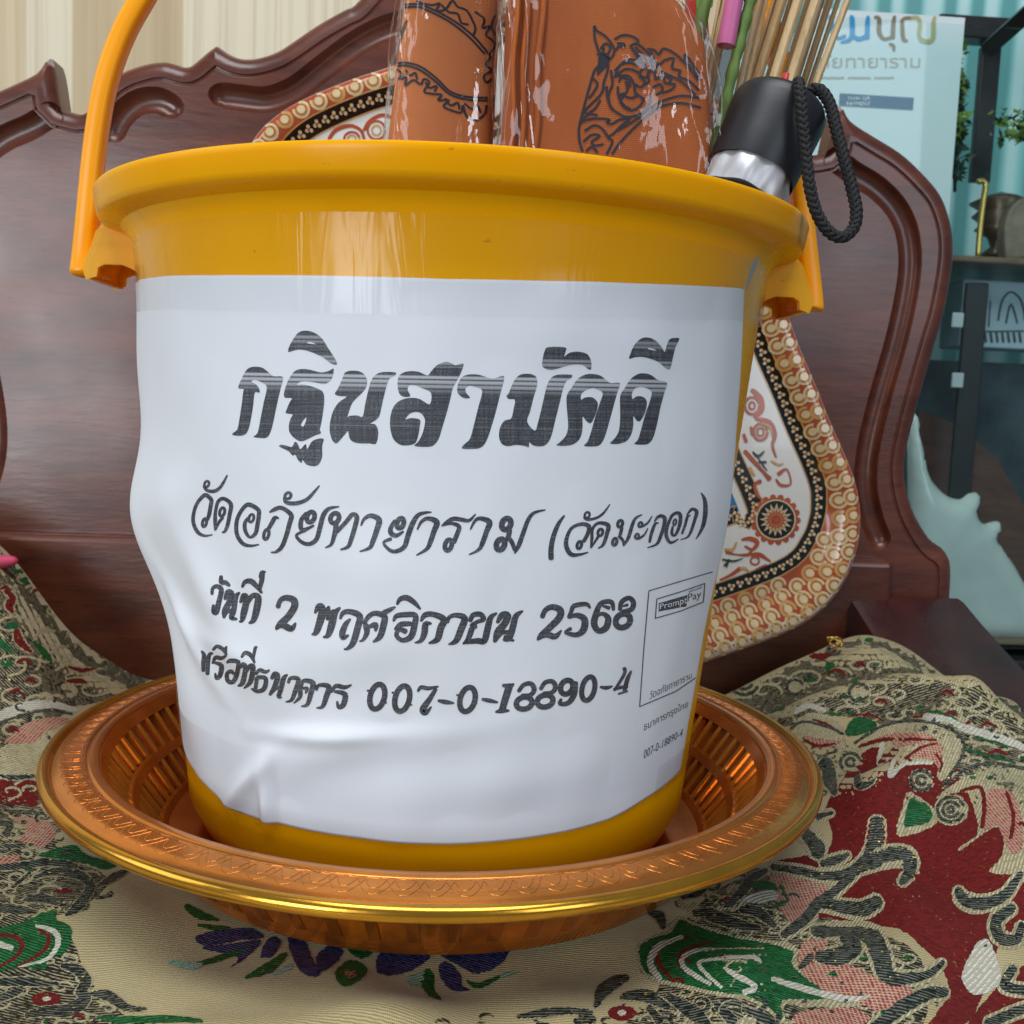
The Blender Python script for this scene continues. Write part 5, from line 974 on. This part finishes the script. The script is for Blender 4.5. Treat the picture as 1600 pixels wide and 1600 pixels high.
# smaller robe packet
sl1 = Slab([(635, 0), (622, 110), (608, 225)], [(780, 0), (776, 110), (770, 225)], .012, .020, .050, .470, 5.0)
rp1 = empty('robe_packet', (0.0, .012, .050), label='narrow saffron robe packet with curved dark print standing left in the bucket', cat='packet')
V, F = sl1.mesh(); mk('folded_robe', V, F, M['robe'], rp1, auto=60)
Z5 = (360, 0, 3.636)
pr1 = lines_(Z5, 3.4, [(980,30),(1060,24),(1120,42),(1250,108),(1370,198),(1450,288),(1478,330)], [(980,46),(1060,40),(1115,58),(1240,122),(1355,212),(1440,305)], [(945,362),(1000,358),(1080,380),(1170,446),(1250,522),(1350,552),(1455,556)], [(945,378),(1000,374),(1075,398),(1165,464),(1245,536),(1350,568),(1455,572)],
 [(950,395),(975,420),(960,455),(1000,440),(995,485),(1040,455),(1080,480),(1100,450),(1130,470),(1100,520),(1150,535),(1200,540),(1180,570),(1240,570),(1210,605),(1260,630),(1310,640),(1320,600),(1340,660),(1390,685),(1440,650),(1452,600)], [(1000,400),(1020,430),(1050,415),(1060,450)], [(1110,470),(1130,500),(1170,490),(1160,520)], [(1220,560),(1250,600),(1290,585),(1300,620)], [(1330,590),(1370,620),(1400,600),(1420,640)],
 [(1060,5),(1090,20),(1150,30),(1190,20),(1170,60),(1220,55),(1260,5),(1290,40),(1340,60),(1370,110),(1390,160),(1380,200)], [(1200,30),(1240,70),(1290,80),(1310,130),(1350,140)], [(1390,70),(1440,110),(1430,160),(1470,150),(1450,200),(1485,230),(1500,260),(1470,310)], [(1500,90),(1480,150),(1500,200)], [(1470,330),(1450,370),(1480,400),(1440,430),(1450,470),(1480,450)])
pr1 += [([(262+360, 77, 1), (628, 55, 4), (634, 38, 3), (637, 32, .8)], False)]
slab_print(sl1, pr1, M['print'], rp1, 'printed_ornament')
V, F = sl1.mesh(.0026, 150, 150, .0017); mk('clear_wrapper', V, F, M['wrap'], rp1)
# larger robe packet
sl2 = Slab([(800, -80), (792, 0), (788, 110), (783, 228)], [(880, -80), (955, -40), (1015, 0), (1062, 40), (1086, 78), (1094, 115), (1097, 170), (1099, 268)], -.040, .024, .050, .438, 5.5)
rp2 = empty('robe_packet', (.06, -.040, .050), label='wide brown saffron robe packet with horse like swirling print in glossy clear wrap', cat='packet')
V, F = sl2.mesh(); mk('folded_robe', V, F, M['robe2'], rp2, auto=60)
for x0, x1, w in ((799, 808, .0016), (815, 824, .0018), (836, 848, .0022)):   # turned edges of the folded layers
    a = atY(x0, 235, -.0652); b = atY(x1, 0, -.0652); b = b+(b-a)*.1; V, F = tube([a+(b-a)*t+np.array([.0006*math.sin(t*9), .002-.0012*math.sin(t*3), 0]) for t in np.linspace(-.4, 1, 16)], w, 8, True, .7); mk('fold', V, F, M['robe2'], rp2)
Z6 = (780, 0, 4.706)
pr2 = lines_(Z6, 3.7, [(700,195),(720,230),(770,260),(800,290),(830,330),(845,380),(820,430),(780,420),(735,385),(715,330),(700,270),(698,195)], [(745,360),(780,322),(815,345),(800,395),(762,388),(770,355)], [(850,290),(900,262),(960,264),(1010,288),(1022,312)], [(855,372),(880,342),(920,345),(910,322),(868,322)],
 [(720,400),(760,420),(740,470),(700,520),(680,580),(660,650),(640,720),(620,800),(600,880),(585,950),(590,1040),(612,1112)], [(770,420),(800,470),(790,540),(770,600),(760,662)], [(690,580),(722,620),(692,680),(660,722)], [(772,640),(742,700),(682,760),(640,802),(620,832)], [(742,740),(702,800),(640,842)], [(850,570),(880,490),(950,440),(1030,452)], [(850,522),(900,472),(960,462),(1020,480)], [(860,562),(920,512),(1000,522),(1042,562)],
 [(820,520),(832,620),(802,700),(820,790),(870,832),(930,862),(1000,852),(1060,822),(1102,762),(1112,702)], [(790,640),(795,720),(830,800),(900,850)], [(880,562),(950,560),(990,622),(1000,682),(1052,722)], [(870,640),(880,720),(920,780),(960,800)], [(880,702),(920,690),(892,742),(920,790),(980,812),(1040,772),(1062,722)], [(930,602),(942,662),(920,702),(970,722),(1012,702)], [(880,600),(900,570),(950,590),(960,640)],
 [(960,342),(1000,322),(1040,342),(1100,402),(1122,482),(1142,522)], [(980,362),(1030,422),(1060,482),(1102,522)], [(1000,352),(1060,412),(1092,472)], [(970,350),(1015,415),(1045,470)], [(1090,362),(1140,372),(1170,402),(1200,362),(1250,372),(1310,412),(1350,452),(1400,492),(1440,562),(1470,592)], [(1110,382),(1150,462),(1180,472),(1220,442),(1280,432),(1270,502),(1330,522),(1320,562),(1400,602),(1462,662)], [(1360,402),(1400,442),(1450,522),(1470,562)], [(1360,402),(1380,482),(1432,542)], [(1130,420),(1180,520),(1260,560),(1350,610),(1440,700)],
 [(1060,622),(1100,602),(1090,542),(1140,522),(1150,582),(1200,562),(1220,612),(1290,622),(1260,662),(1200,682)], [(1130,642),(1180,622),(1200,662),(1150,702)], [(1030,562),(1070,602),(1040,642),(1000,622)], [(1060,500),(1030,540),(1060,570),(1100,560)], [(1220,560),(1260,580),(1250,610)],
 [(830,1132),(870,1072),(930,1002),(1010,922),(1090,852),(1170,792),(1250,767),(1350,760),(1475,792)], [(870,960),(1000,882),(1100,802),(1180,752),(1260,722),(1350,706),(1475,722)], [(600,902),(640,882),(720,872),(810,882),(790,902),(830,912),(880,882),(960,872),(900,922),(840,982),(800,1012),(832,1042),(790,1132)], [(630,962),(700,922),(760,952),(800,1012)], [(620,1042),(680,992),(740,1002),(680,1042),(700,1072),(762,1062)], [(640,1112),(680,1082),(722,1122)], [(610,880),(660,840),(720,850)])
pr2 += [(xf([(760,405,60),(770,440,90),(745,500,50),(722,550,12)], *Z6), False)]
slab_print(sl2, pr2, M['print'], rp2, 'printed_ornament')
V, F = sl2.mesh(.0030, 170, 180, .0020); mk('clear_wrapper', V, F, M['wrap'], rp2)
# incense sticks, leaning to the right
M['bamboo'] = mat_wood('split_bamboo', (.46, .30, .14), (.72, .54, .30), 'Z', .5, 0, 3.0)
M['bamboo2'] = mat_wood('darker_bamboo', (.36, .225, .10), (.54, .37, .18), 'Z', .5, 0, 3.0)
Z7 = (1050, 0, 4.0)
sticks = [((330, 0), (196, 665), 26, -.030, 1), ((352, 40), (226, 670), 40, -.026, 0), ((300, 0), (175, 660), 22, -.022, 0), ((548, 0), (412, 560), 34, -.024, 0), ((586, 0), (452, 560), 36, -.020, 0), ((688, 0), (512, 560), 62, -.016, 1), ((640, 0), (470, 560), 30, -.008, 1), ((790, 0), (616, 560), 64, -.020, 0), ((742, 0), (575, 560), 30, -.006, 1), ((902, 0), (724, 560), 66, -.022, 0), ((850, 0), (680, 560), 34, -.008, 1), ((985, 0), (810, 560), 44, -.010, 1), ((940, 0), (765, 560), 30, -.004, 1), ((1098, 0), (888, 560), 44, -.018, 0), ((1040, 0), (850, 560), 30, -.004, 1)]
sticks.sort(key=lambda s_: s_[0][0]); ORD = 'first second third fourth fifth sixth seventh eighth ninth tenth eleventh twelfth thirteenth fourteenth fifteenth'.split()
for si, (a, b, w, Y, d) in enumerate(sticks):
    A_ = atY(1050+a[0]/4, a[1]/4, Y); B_ = atY(1050+b[0]/4, b[1]/4, Y); dr = (A_-B_)/np.linalg.norm(A_-B_)
    A2 = A_+dr*.05; t = min((B_[2]-.05)/dr[2], .10); B2 = B_-dr*t; r = w*1.25/4/1600*.48/2
    V, F = tube([B2, B2+(A2-B2)*.5+np.array([0, .0004, 0]), A2], r, 8, True, .8); o = mk('bamboo_stick', V, F, M['bamboo2' if d else 'bamboo'], None, auto=50)
    tag(o, ('darker' if d else 'pale')+' bamboo stick, '+ORD[si]+' from the left in the bundle behind the black umbrella cap', 'stick', 'bamboo sticks in the bucket')
M['stem'] = mat_wood('green_stalk', (.075, .15, .022), (.20, .30, .06), 'Z', .5, 0, 2.0); M['pinkp'] = mat_plain('pink_plastic', (.55, .13, .30), .4, .06, 60); M['red_paper'] = mat_plain('red_paper', (.55, .03, .03), .5, .1, 90)
P = cat([atY(1050+x/4, y/4, -.034) for x, y in ((505, -80), (490, 0), (440, 200), (385, 420), (330, 660), (280, 860), (240, 1040))], 5)
V, F = tube(P, [.0026+.0004*math.sin(i*1.7) for i in range(len(P))], 10); o = mk('green_stalk', V, F, M['stem'], None); tag(o, 'long green plant stalk leaning between the bamboo sticks', 'stalk')
P = cat([atY(1050+x/4, y/4, -.020) for x, y in ((230, -60), (205, 20), (185, 120), (170, 210), (150, 320), (120, 480))], 5)
pk = empty('leaf_bundle', tuple(P[-1]), label='short green folded leaf behind the top corner of the wide packet', cat='leaf')
V, F = tube(P, .0030, 8); mk('stalk', V, F, M['stem'], pk)
for sg, ln in ((-1, 95), (1, 60)):
    q = [(205, 0), (205+sg*35, -30), (205+sg*60, -40), (205+sg*50, ln*.6), (190, ln*1.5)]; q3 = [atY(1050+x/4, y/4, -.021) for x, y in q]; V = q3+[p+np.array([0, .0012, 0]) for p in q3]; n = len(q3); F = [tuple(range(n)), tuple(range(2*n-1, n-1, -1))]+[(i, (i+1) % n, n+(i+1) % n, n+i) for i in range(n)]; mk('leaf', V, F, M['stem'], pk, smooth=False)
a = atY(1050+400/4, -60/4, -.036); b = atY(1050+336/4, 288/4, -.036)
V, F = tube([b, b+(a-b)*.1, a], .0040, 16); o = mk('pink_tube', V, F, M['pinkp'], None, auto=50); tag(o, 'short pink plastic tube slipped over a bamboo stick', 'tube')
a = atY(1228, 0, -.030); b = atY(1224, 132, -.030); r0 = atY(1222, 118, -.040); r1 = atY(1233, 146, -.040)
V, F = tube([atY(1228, 116, -.046), atY(1223, 140, -.046)], .0024, 10, True, .6); o = mk('red_sticker', V, F, M['red_paper'], None); tag(o, 'small red paper band round a bamboo stick above the umbrella cap', 'band')
# strip of printed packaging squeezed between the wide packet and the sticks
cardY = -.012
def ppr():
    m, n, b = nt('printed_packaging'); v = nd(n, 'ShaderNodeTexVoronoi'); v.inputs['Scale'].default_value = 46; v.distance = 'MANHATTAN'; L(n, coords(n, 'Object', (1, 1, .8)), v.inputs['Vector']); sp = nd(n, 'ShaderNodeSeparateColor'); L(n, v.outputs['Color'], sp.inputs[0])
    L(n, ramp(n, sp.outputs[0], [(0, (.50, .02, .02)), (.3, (.60, .11, .02)), (.55, (.72, .70, .66)), (.7, (.55, .03, .02)), (.9, (.62, .16, .03))], 'CONSTANT'), b.inputs['Base Color']); setp(b, rough=.3, coat=.3); return m
M['ppr'] = ppr()
q = [(1076, -20), (1104, -20), (1108, 60), (1112, 130), (1108, 190), (1104, 240), (1098, 270), (1070, 270), (1068, 120)]; q3 = [atY(x, y, cardY) for x, y in q]; q3 += [q3[-2]*0+atY(1070, 120, cardY)]
V = q3+[p+np.array([0, .006, 0]) for p in q3]; n = len(q3); F = [tuple(range(n)), tuple(range(2*n-1, n-1, -1))]+[(i, (i+1) % n, n+(i+1) % n, n+i) for i in range(n)]
o = mk('printed_packet', V, F, M['ppr'], None, smooth=False); tag(o, 'narrow red orange and white printed packet edge beside the wide robe packet', 'packet')
# folding umbrella
UA = atY(1172, 276, -.060); UB = atY(1221, 166, -.053); ud = (UB-UA)/np.linalg.norm(UB-UA); ul = np.linalg.norm(UB-UA)
umb = empty('folding_umbrella', tuple(UA-ud*.16), label='folded umbrella with black cap, wrist cord and silver cloth, right side of the bucket', cat='umbrella')
M['cap'] = mat_plain('black_rubber', (.011, .012, .014), .42, .1, 60, bmp=.05, bscale=900); M['cord'] = mat_plain('black_cord', (.008, .008, .009), .75, .15, 300, bmp=.2, bscale=900); M['silver'] = mat_plain('silver_cloth', (.48, .49, .51), .38, .12, 40, metal=.35, bmp=.35, bscale=70)
e1 = np.cross(ud, (0, 1, 0)); e1 /= np.linalg.norm(e1); e2 = np.cross(ud, e1)
def spin(prof, n=64, fold=None):
    V = []; k = len(prof)
    for i in range(n):
        a = 2*math.pi*i/n
        for r, s in prof: rr = r*(1+(fold(a, s) if fold else 0)); V.append(UA+ud*s+(e1*math.cos(a)+e2*math.sin(a))*rr)
    F = [(i*k+q, ((i+1) % n)*k+q, ((i+1) % n)*k+q+1, i*k+q+1) for i in range(n) for q in range(k-1)]; return V, F
h = ul
V, F = spin([(.0135, .004), (.0176, .0015), (.0184, .0000), (.0188, .0022), (.0194, h*.35), (.0201, h*.65), (.0204, h*.84), (.0201, h*.93), (.0190, h*.99), (.0165, h*1.02), (.010, h*1.035), (0, h*1.04)]); mk('cap', V, F, M['cap'], umb, auto=60)
V, F = spin([(0, -.155), (.012, -.155), (.0165, -.12), (.0176, -.05), (.0178, -.022), (.0172, -.016), (.0168, -.0145), (.0168, -.0135), (.0176, -.012), (.0174, -.002), (.0160, .006)], 90, lambda a, s: .035*math.sin(7*a+s*90)+.02*math.sin(15*a-s*140)); mk('silver_canopy', V, F, M['silver'], umb)
for s_, ph in ((-.0135, 0), (-.0265, .6)):
    V, F = spin([(.0178+.0011*math.cos(t), s_+.0010*math.sin(t)) for t in np.linspace(0, 2*math.pi, 9)], 72, lambda a, s: .035*math.sin(7*a+s*90)); mk('seam_piping', V, F, M['cord'], umb)
cp = [(1243, 138, -.060), (1247, 130, -.074), (1250, 150, -.080), (1254, 195, -.0815), (1259, 240, -.082), (1265, 290, -.083), (1276, 332, -.083), (1294, 361, -.083), (1315, 371, -.082), (1333, 357, -.080), (1338, 330, -.078), (1330, 290, -.075), (1318, 245, -.072), (1306, 200, -.068), (1298, 168, -.064), (1288, 148, -.061), (1275, 139, -.059), (1262, 147, -.057), (1255, 165, -.056)]
CC = cat([atY(x, y, Y) for x, y, Y in cp], 14); parts = []
sarc = np.concatenate([[0], np.cumsum(np.linalg.norm(np.diff(CC, axis=0), axis=1))]); T_ = np.gradient(CC, axis=0); T_ /= np.linalg.norm(T_, axis=1)[:, None]
nr = np.array([0, 1.0, 0]); N1 = []
for t in T_: nr = nr-t*(nr@t); nr /= np.linalg.norm(nr); N1.append(nr.copy())
N1 = np.array(N1); N2 = np.cross(T_, N1)
for k in range(8):      # braided strands, four each way
    sg = 1 if k < 4 else -1; ph = 2*math.pi*(k % 4)/4+(.4 if sg < 0 else 0); a = sg*sarc/.0082*2*math.pi*.8+ph; rad = .0015+.0003*np.sin(2*a+sg)
    parts.append(tube(CC+N1*(rad*np.cos(a))[:, None]+N2*(rad*np.sin(a))[:, None], .00095, 6))
V, F = join(*parts); mk('wrist_cord', V, F, M['cord'], umb)
# ------------------------------------------------------------------ glass cabinet on the right and what shows in it
CY = .60
cab = empty('glass_cabinet', (.75, CY+.2, -.4), label='dark framed glass display cabinet behind the chair on the right', cat='cabinet')
M['frame'] = mat_plain('dark_metal_frame', (.035, .034, .034), .35, .1, 40, metal=.3); M['teal'] = mat_plain('teal_reflection_backing', (.36, .78, .75), .35, .25, 5)
_n = M['teal'].node_tree; _b = _n.nodes['Principled BSDF']; _w = wave(_n, coords(_n, 'Object', (1, 1, .04)), 7, 5, 3, 1.5); L(_n, ramp(_n, _w, [(.2, (.16, .46, .45)), (.55, (.34, .74, .72)), (.9, (.62, .92, .90))]), _b.inputs['Base Color']); M['shelf'] = mat_wood('shelf_wood', (.12, .07, .035), (.26, .16, .08), 'X', .4)  # teal with pale vertical streaks paints in the garden reflected by the glass
M['glass'] = film('cabinet_glass', (4, 4, 4), .03, .02, (.92, .98, .97), .02)
def cbox(name, x0, y0, x1, y1, Y, dy, mat, parent, bev=.002):
    a = atY(x0, y0, Y); b = atY(x1, y1, Y); V, F = box(((a[0]+b[0])/2, Y+dy/2, (a[2]+b[2])/2), (abs(b[0]-a[0]), dy, abs(a[2]-b[2]))); o = mk(name, V, F, mat, parent, smooth=False)
    if bev: bevel(o, bev)
    return o
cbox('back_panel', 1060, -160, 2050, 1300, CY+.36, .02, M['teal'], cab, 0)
cbox('side_panel', 1060, -160, 1072, 1300, CY, .36, M['frame'], cab); cbox('top_beam', 1072, -160, 2050, 8, CY, .03, M['frame'], cab); cbox('base_panel', 1072, 1020, 2050, 1300, CY, .34, M['frame'], cab)
cbox('door_stile', 1536, 70, 1548, 285, CY+.22, .012, M['frame'], cab)
cbox('inner_beam', 1470, 20, 1580, 62, CY+.20, .03, M['frame'], cab)
cbox('shelf', 1405, 404, 2040, 426, CY+.05, .28, M['shelf'], cab); cbox('shelf', 1405, 1004, 2040, 1016, CY+.02, .3, M['shelf'], cab)
M['slate'] = mat_plain('slate_backing', (.12, .16, .17), .2, .6, 9); cbox('lower_backing', 1405, 560, 2040, 1004, CY+.33, .02, M['slate'], cab, 0)
cbox('glass_door', 1074, 10, 1760, 1018, CY-.006, .003, M['glass'], cab, 0); cbox('glass_door', 1764, 10, 2046, 1018, CY-.006, .003, M['glass'], cab, 0)
a = atY(1545, 75, CY+.1); b = atY(1640, -10, CY+.02); V, F = tube([a, b], .012, 4); mk('brace', V, F, M['frame'], cab, smooth=False)
cbox('inner_post', 1511, 440, 1516, 800, CY+.06, .006, M['frame'], cab);
M['hinge'] = mat_plain('white_plate', (.55, .6, .62), .35, .05, 30)
for yy in (488, 582): cbox('hinge_plate', 1489, yy, 1505, yy+24, CY+.046, .003, M['hinge'], cab, .001)
M['plank'] = mat_wood('brown_plank', (.07, .028, .018), (.16, .07, .045), 'X', .4)
q = [(1436, 640), (1500, 665), (1560, 720), (1600, 790), (1650, 880), (1660, 960), (1560, 900), (1440, 800)]; q3 = [atY(x, y, CY+.12) for x, y in q]; V = q3+[p+np.array([0, .02, 0]) for p in q3]; n = len(q3); F = [tuple(range(n-1, -1, -1)), tuple(range(n, 2*n))]+[(i, (i+1) % n, n+(i+1) % n, n+i) for i in range(n)]
mk('sloping_board', V, F, M['plank'], cab, smooth=False)
# poster behind the glass
PY = CY+.012
M['poster'] = mat_plain('poster_paper', (.62, .70, .71), .4, .03, 8); M['p_blue'] = mat_plain('poster_blue', (.02, .27, .55), .5, .05, 20); M['p_brown'] = mat_plain('poster_brown', (.20, .16, .08), .5, .05, 20); M['p_olive'] = mat_plain('poster_olive', (.36, .38, .17), .5, .05, 20); M['p_tan'] = mat_plain('poster_tan', (.42, .36, .30), .5, .05, 20); M['p_navy'] = mat_plain('poster_navy', (.012, .105, .20), .5, .05, 20); M['p_white'] = mat_plain('poster_white', (.75, .78, .80), .5, .03, 20)
post = empty('poster', tuple(atY(1380, 330, PY)), label='pale poster with blue and brown Thai heading behind the cabinet glass', cat='poster')
cbox('sheet', 1268, 12, 1472, 470, PY, .0015, M['poster'], post, 0)
def ptext(body, quad, mat, name='lettering'):
    v, f = text_quad(body, quad); W3 = np.array([atY(x, y, PY-.0006) for x, y in v]); mk(name, W3, flip_to(W3, f, (0, -1, 0)), mat, post)
def pstroke(S2, mat, name='lettering'):
    v, f, ly = strip2d(S2); W3 = np.array([atY(x, y, PY-.0006-(l % 6)*2e-5) for (x, y), l in zip(v, ly)]); mk(name, W3, flip_to(W3, f, (0, -1, 0)), mat, post)
Z8 = (1280, 0, 3.2)
pstroke([(xf(s_, *Z8), False) for s_ in ([(60,80,26),(64,150,26),(90,190,18),(130,180,18)], [(160,80,18),(165,100,26),(165,170,26),(150,200,22),(110,212,14)], [(170,180,20),(200,195,24),(240,180,24)], [(245,82,16),(242,110,24),(240,190,26)])], M['p_blue'])
pstroke([(xf(s_, *Z8), False) for s_ in ([(278,85,14),(300,95,22),(300,160,24),(325,195,18),(365,185,18)], [(378,82,16),(372,110,22),(368,190,24)], [(352,220,14),(372,230,18),(374,255,12)], [(410,110,16),(425,92,16),(455,88,16)], [(415,110,20),(420,190,22),(440,205,14)])], M['p_brown'])
pstroke([(xf(s_, *Z8), False) for s_ in ([(450,90,16),(490,88,20),(505,120,22),(500,180,20),(530,205,18),(560,200,18)], [(580,85,16),(572,110,22),(570,190,24),(545,212,16),(505,205,12)])], M['p_olive'])
ptext('ภัยทายาราม', [(1278, 106), (1438, 106), (1438, 84), (1278, 84)], M['p_tan']); pstroke([([(1284+i*5.2, 121+(i % 3)*.6, 3.5), (1287+i*5.2, 121.5, 3.0)], False) for i in range(22) if i % 8 != 7], M['p_tan'], 'fine_print')
a, b = atY(1312, 146, PY), atY(1426, 172, PY); V, F = box(((a[0]+b[0])/2, PY-.0004, (a[2]+b[2])/2), (b[0]-a[0], .0008, a[2]-b[2])); mk('blue_box', V, F, M['p_navy'], post, smooth=False)
def ptext2(body, quad, mat):
    v, f = text_quad(body, quad); W3 = np.array([atY(x, y, PY-.0014) for x, y in v]); mk('lettering', W3, flip_to(W3, f, (0, -1, 0)), mat, post)
ptext2('THAI QR', [(1324, 157), (1360, 157), (1360, 151), (1324, 151)], M['p_white']); ptext2('PAYMENT', [(1323, 165), (1360, 165), (1360, 159), (1323, 159)], M['p_white'])
# hanging artificial leaves, with more leaves imitating a hedge reflection
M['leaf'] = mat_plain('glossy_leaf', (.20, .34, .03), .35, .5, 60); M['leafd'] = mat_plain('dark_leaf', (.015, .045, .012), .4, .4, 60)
pl_ = empty('garland_and_reflected_hedge', tuple(atY(1490, 300, CY+.09)), label='bushy green artificial garland beside the poster, plus added leaves imitating a reflected hedge', cat='plant')
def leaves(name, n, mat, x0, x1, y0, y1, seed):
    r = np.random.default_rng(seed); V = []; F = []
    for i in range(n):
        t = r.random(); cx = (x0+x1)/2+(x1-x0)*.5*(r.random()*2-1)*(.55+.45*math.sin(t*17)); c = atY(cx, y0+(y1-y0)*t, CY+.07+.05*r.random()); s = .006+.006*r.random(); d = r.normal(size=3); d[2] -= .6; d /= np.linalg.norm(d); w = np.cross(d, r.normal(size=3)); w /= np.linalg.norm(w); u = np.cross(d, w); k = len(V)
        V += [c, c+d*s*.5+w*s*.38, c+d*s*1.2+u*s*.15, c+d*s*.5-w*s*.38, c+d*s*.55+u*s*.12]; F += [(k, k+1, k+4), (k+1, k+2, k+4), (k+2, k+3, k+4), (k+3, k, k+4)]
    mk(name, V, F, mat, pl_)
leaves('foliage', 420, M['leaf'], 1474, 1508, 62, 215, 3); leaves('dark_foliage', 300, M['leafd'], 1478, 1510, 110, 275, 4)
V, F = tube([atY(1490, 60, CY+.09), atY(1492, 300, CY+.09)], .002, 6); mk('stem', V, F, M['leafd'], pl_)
leaves('foliage', 260, M['leaf'], 1548, 1700, 168, 216, 8); leaves('dark_foliage', 160, M['leafd'], 1548, 1700, 176, 225, 9)  # added leaf band imitates the hedge reflected in the glass
# shelf objects
M['gold'] = mat_plain('brass', (.75, .50, .14), .28, .1, 60, metal=.85); M['bronze'] = mat_plain('bronze', (.13, .08, .045), .35, .2, 40, metal=.4); M['plaque'] = mat_plain('grey_brown_stone', (.24, .18, .13), .6, .25, 50, bmp=.3, bscale=90)
V, F = tube(cat([atY(x, y, CY+.10) for x, y in ((1528, 402), (1532, 350), (1537, 310), (1540, 290), (1536, 283), (1528, 284))], 5), .0035, 8); o = mk('gold_arch', V, F, M['gold'], None); tag(o, 'thin golden arched bar standing on the cabinet shelf', 'ornament')
c = atY(1556, 404, CY+.16); hz = (atY(1556, 300, CY+.16)[2]-c[2]); pf = [(0, 0), (.016, 0), (.018, .06), (.008, .16), (.012, .3), (.028, .42), (.020, .5), (.032, .62), (.024, .72), (.036, .82), (.020, .92), (.006, .97), (0, 1)]
V, F = lathe([(r, z*hz) for r, z in pf], 40); V = [(c[0]+x, c[1]+y, c[2]+z+.001) for x, y, z in V]; o = mk('bronze_finial', V, F, M['bronze'], None); tag(o, 'tiered dark bronze vessel behind the golden bar in the cabinet', 'vessel')
q = [(1572, 404), (1570, 360), (1577, 330), (1592, 312), (1612, 306), (1635, 314), (1650, 340), (1652, 404)]; q3 = [atY(x, y, CY+.12) for x, y in cat(q, 4)]; V = q3+[p+np.array([0, .02, 0]) for p in q3]; n = len(q3); F = [tuple(range(n-1, -1, -1)), tuple(range(n, 2*n))]+[(i, (i+1) % n, n+(i+1) % n, n+i) for i in range(n)]
o = mk('round_plaque', V, F, M['plaque'], None, smooth=False); bevel(o, .003); tag(o, 'round topped stone coloured plaque on the cabinet shelf at the picture edge', 'plaque')
bx = empty('gift_box', tuple(atY(1560, 552, CY+.10)), label='pale blue white box with dark line drawing under the wooden shelf', cat='box'); M['bxm'] = mat_plain('pale_blue_card', (.42, .52, .58), .4, .08, 30)
cbox('carton', 1506, 436, 1640, 548, CY+.10, .05, M['bxm'], bx); M['bxd'] = mat_plain('dark_card_print', (.05, .06, .075), .5, .1, 30)
def bstroke(S2): v, f, ly = strip2d(S2); W3 = np.array([atY(x, y, CY+.0990-(l % 6)*2e-5) for (x, y), l in zip(v, ly)]); mk('line_drawing', W3, flip_to(W3, f, (0, -1, 0)), M['bxd'], bx)
bstroke([([(1560, 500, 3), (1566, 470, 3), (1580, 456, 3), (1596, 470, 3), (1602, 500, 3)], False), ([(1572, 505, 2.5), (1580, 475, 3), (1590, 505, 2.5)], False), ([(1545, 510, 2), (1548, 470, 2)], False)]+[([(1530+i*9, 520, 3.5), (1532+i*9, 534, 4)], False) for i in range(8)]+[([(1528, 518, 2), (1600, 517, 2)], False)])
# pale branching ornament low in the cabinet
M['ivory'] = mat_plain('ivory_ceramic', (.60, .66, .62), .18, .12, 14, coat=.4)
q = [(1418, 640), (1432, 650), (1440, 700), (1455, 750), (1480, 775), (1500, 780), (1512, 772), (1526, 770), (1530, 784), (1524, 800), (1535, 818), (1550, 815), (1562, 816), (1562, 830), (1555, 840), (1575, 870), (1600, 910), (1640, 960), (1660, 1000), (1420, 1000)]
oq = np.array([atY(x, y, CY+.06)[[0, 2]] for x, y in cat(q, 3)]); cv, ct = cdt([oq], (), .008)
dd = dseg(cv, oq, True); bul = .020*np.sqrt(np.clip(1-(1-np.clip(dd/.024, 0, 1))**2, 0, 1)); W3 = np.stack([cv[:, 0], CY+.06-bul, cv[:, 1]], -1); W4 = W3.copy(); W4[:, 1] = CY+.06+bul; kk = len(W3)
F = flip_to(W3, ct, (0, -1, 0))+[tuple(kk+i for i in reversed(t)) for t in flip_to(W3, ct, (0, -1, 0))]
o = mk('ivory_ornament', list(W3)+list(W4), F, M['ivory'], None); tag(o, 'large pale ivory branching ceramic shape low behind the cabinet glass', 'ornament')
# pink object and gilt thread on the cloth
M['hotpink'] = mat_plain('pink_fabric', (.55, .05, .13), .6, .1, 80)
P = cat([atY(x, y, .168) for x, y in ((-60, 886), (-20, 881), (10, 877), (28, 876))], 6); V, F = tube(P, np.interp(np.linspace(0, 1, len(P)), [0, .6, .9, 1], [.006, .0045, .0026, .0008]), 10); o = mk('pink_strap', V, F, M['hotpink'], None); tag(o, 'pink pointed fabric tip lying on the cloth at the left edge', 'fabric')
parts = []
for i in range(5):
    a0 = i*1.1; P = [atY(1305+9*math.cos(t+a0)+i*1.5-3, 1003+7*math.sin(t*1.3+a0), .172+.002*math.sin(t)) for t in np.linspace(0, 3.6, 12)]; parts.append(tube(P, .0008, 6))
V, F = join(*parts); o = mk('gold_tassel', V, F, M['gold'], None); tag(o, 'small tangle of gold thread on top of the right cloth hump', 'tassel')
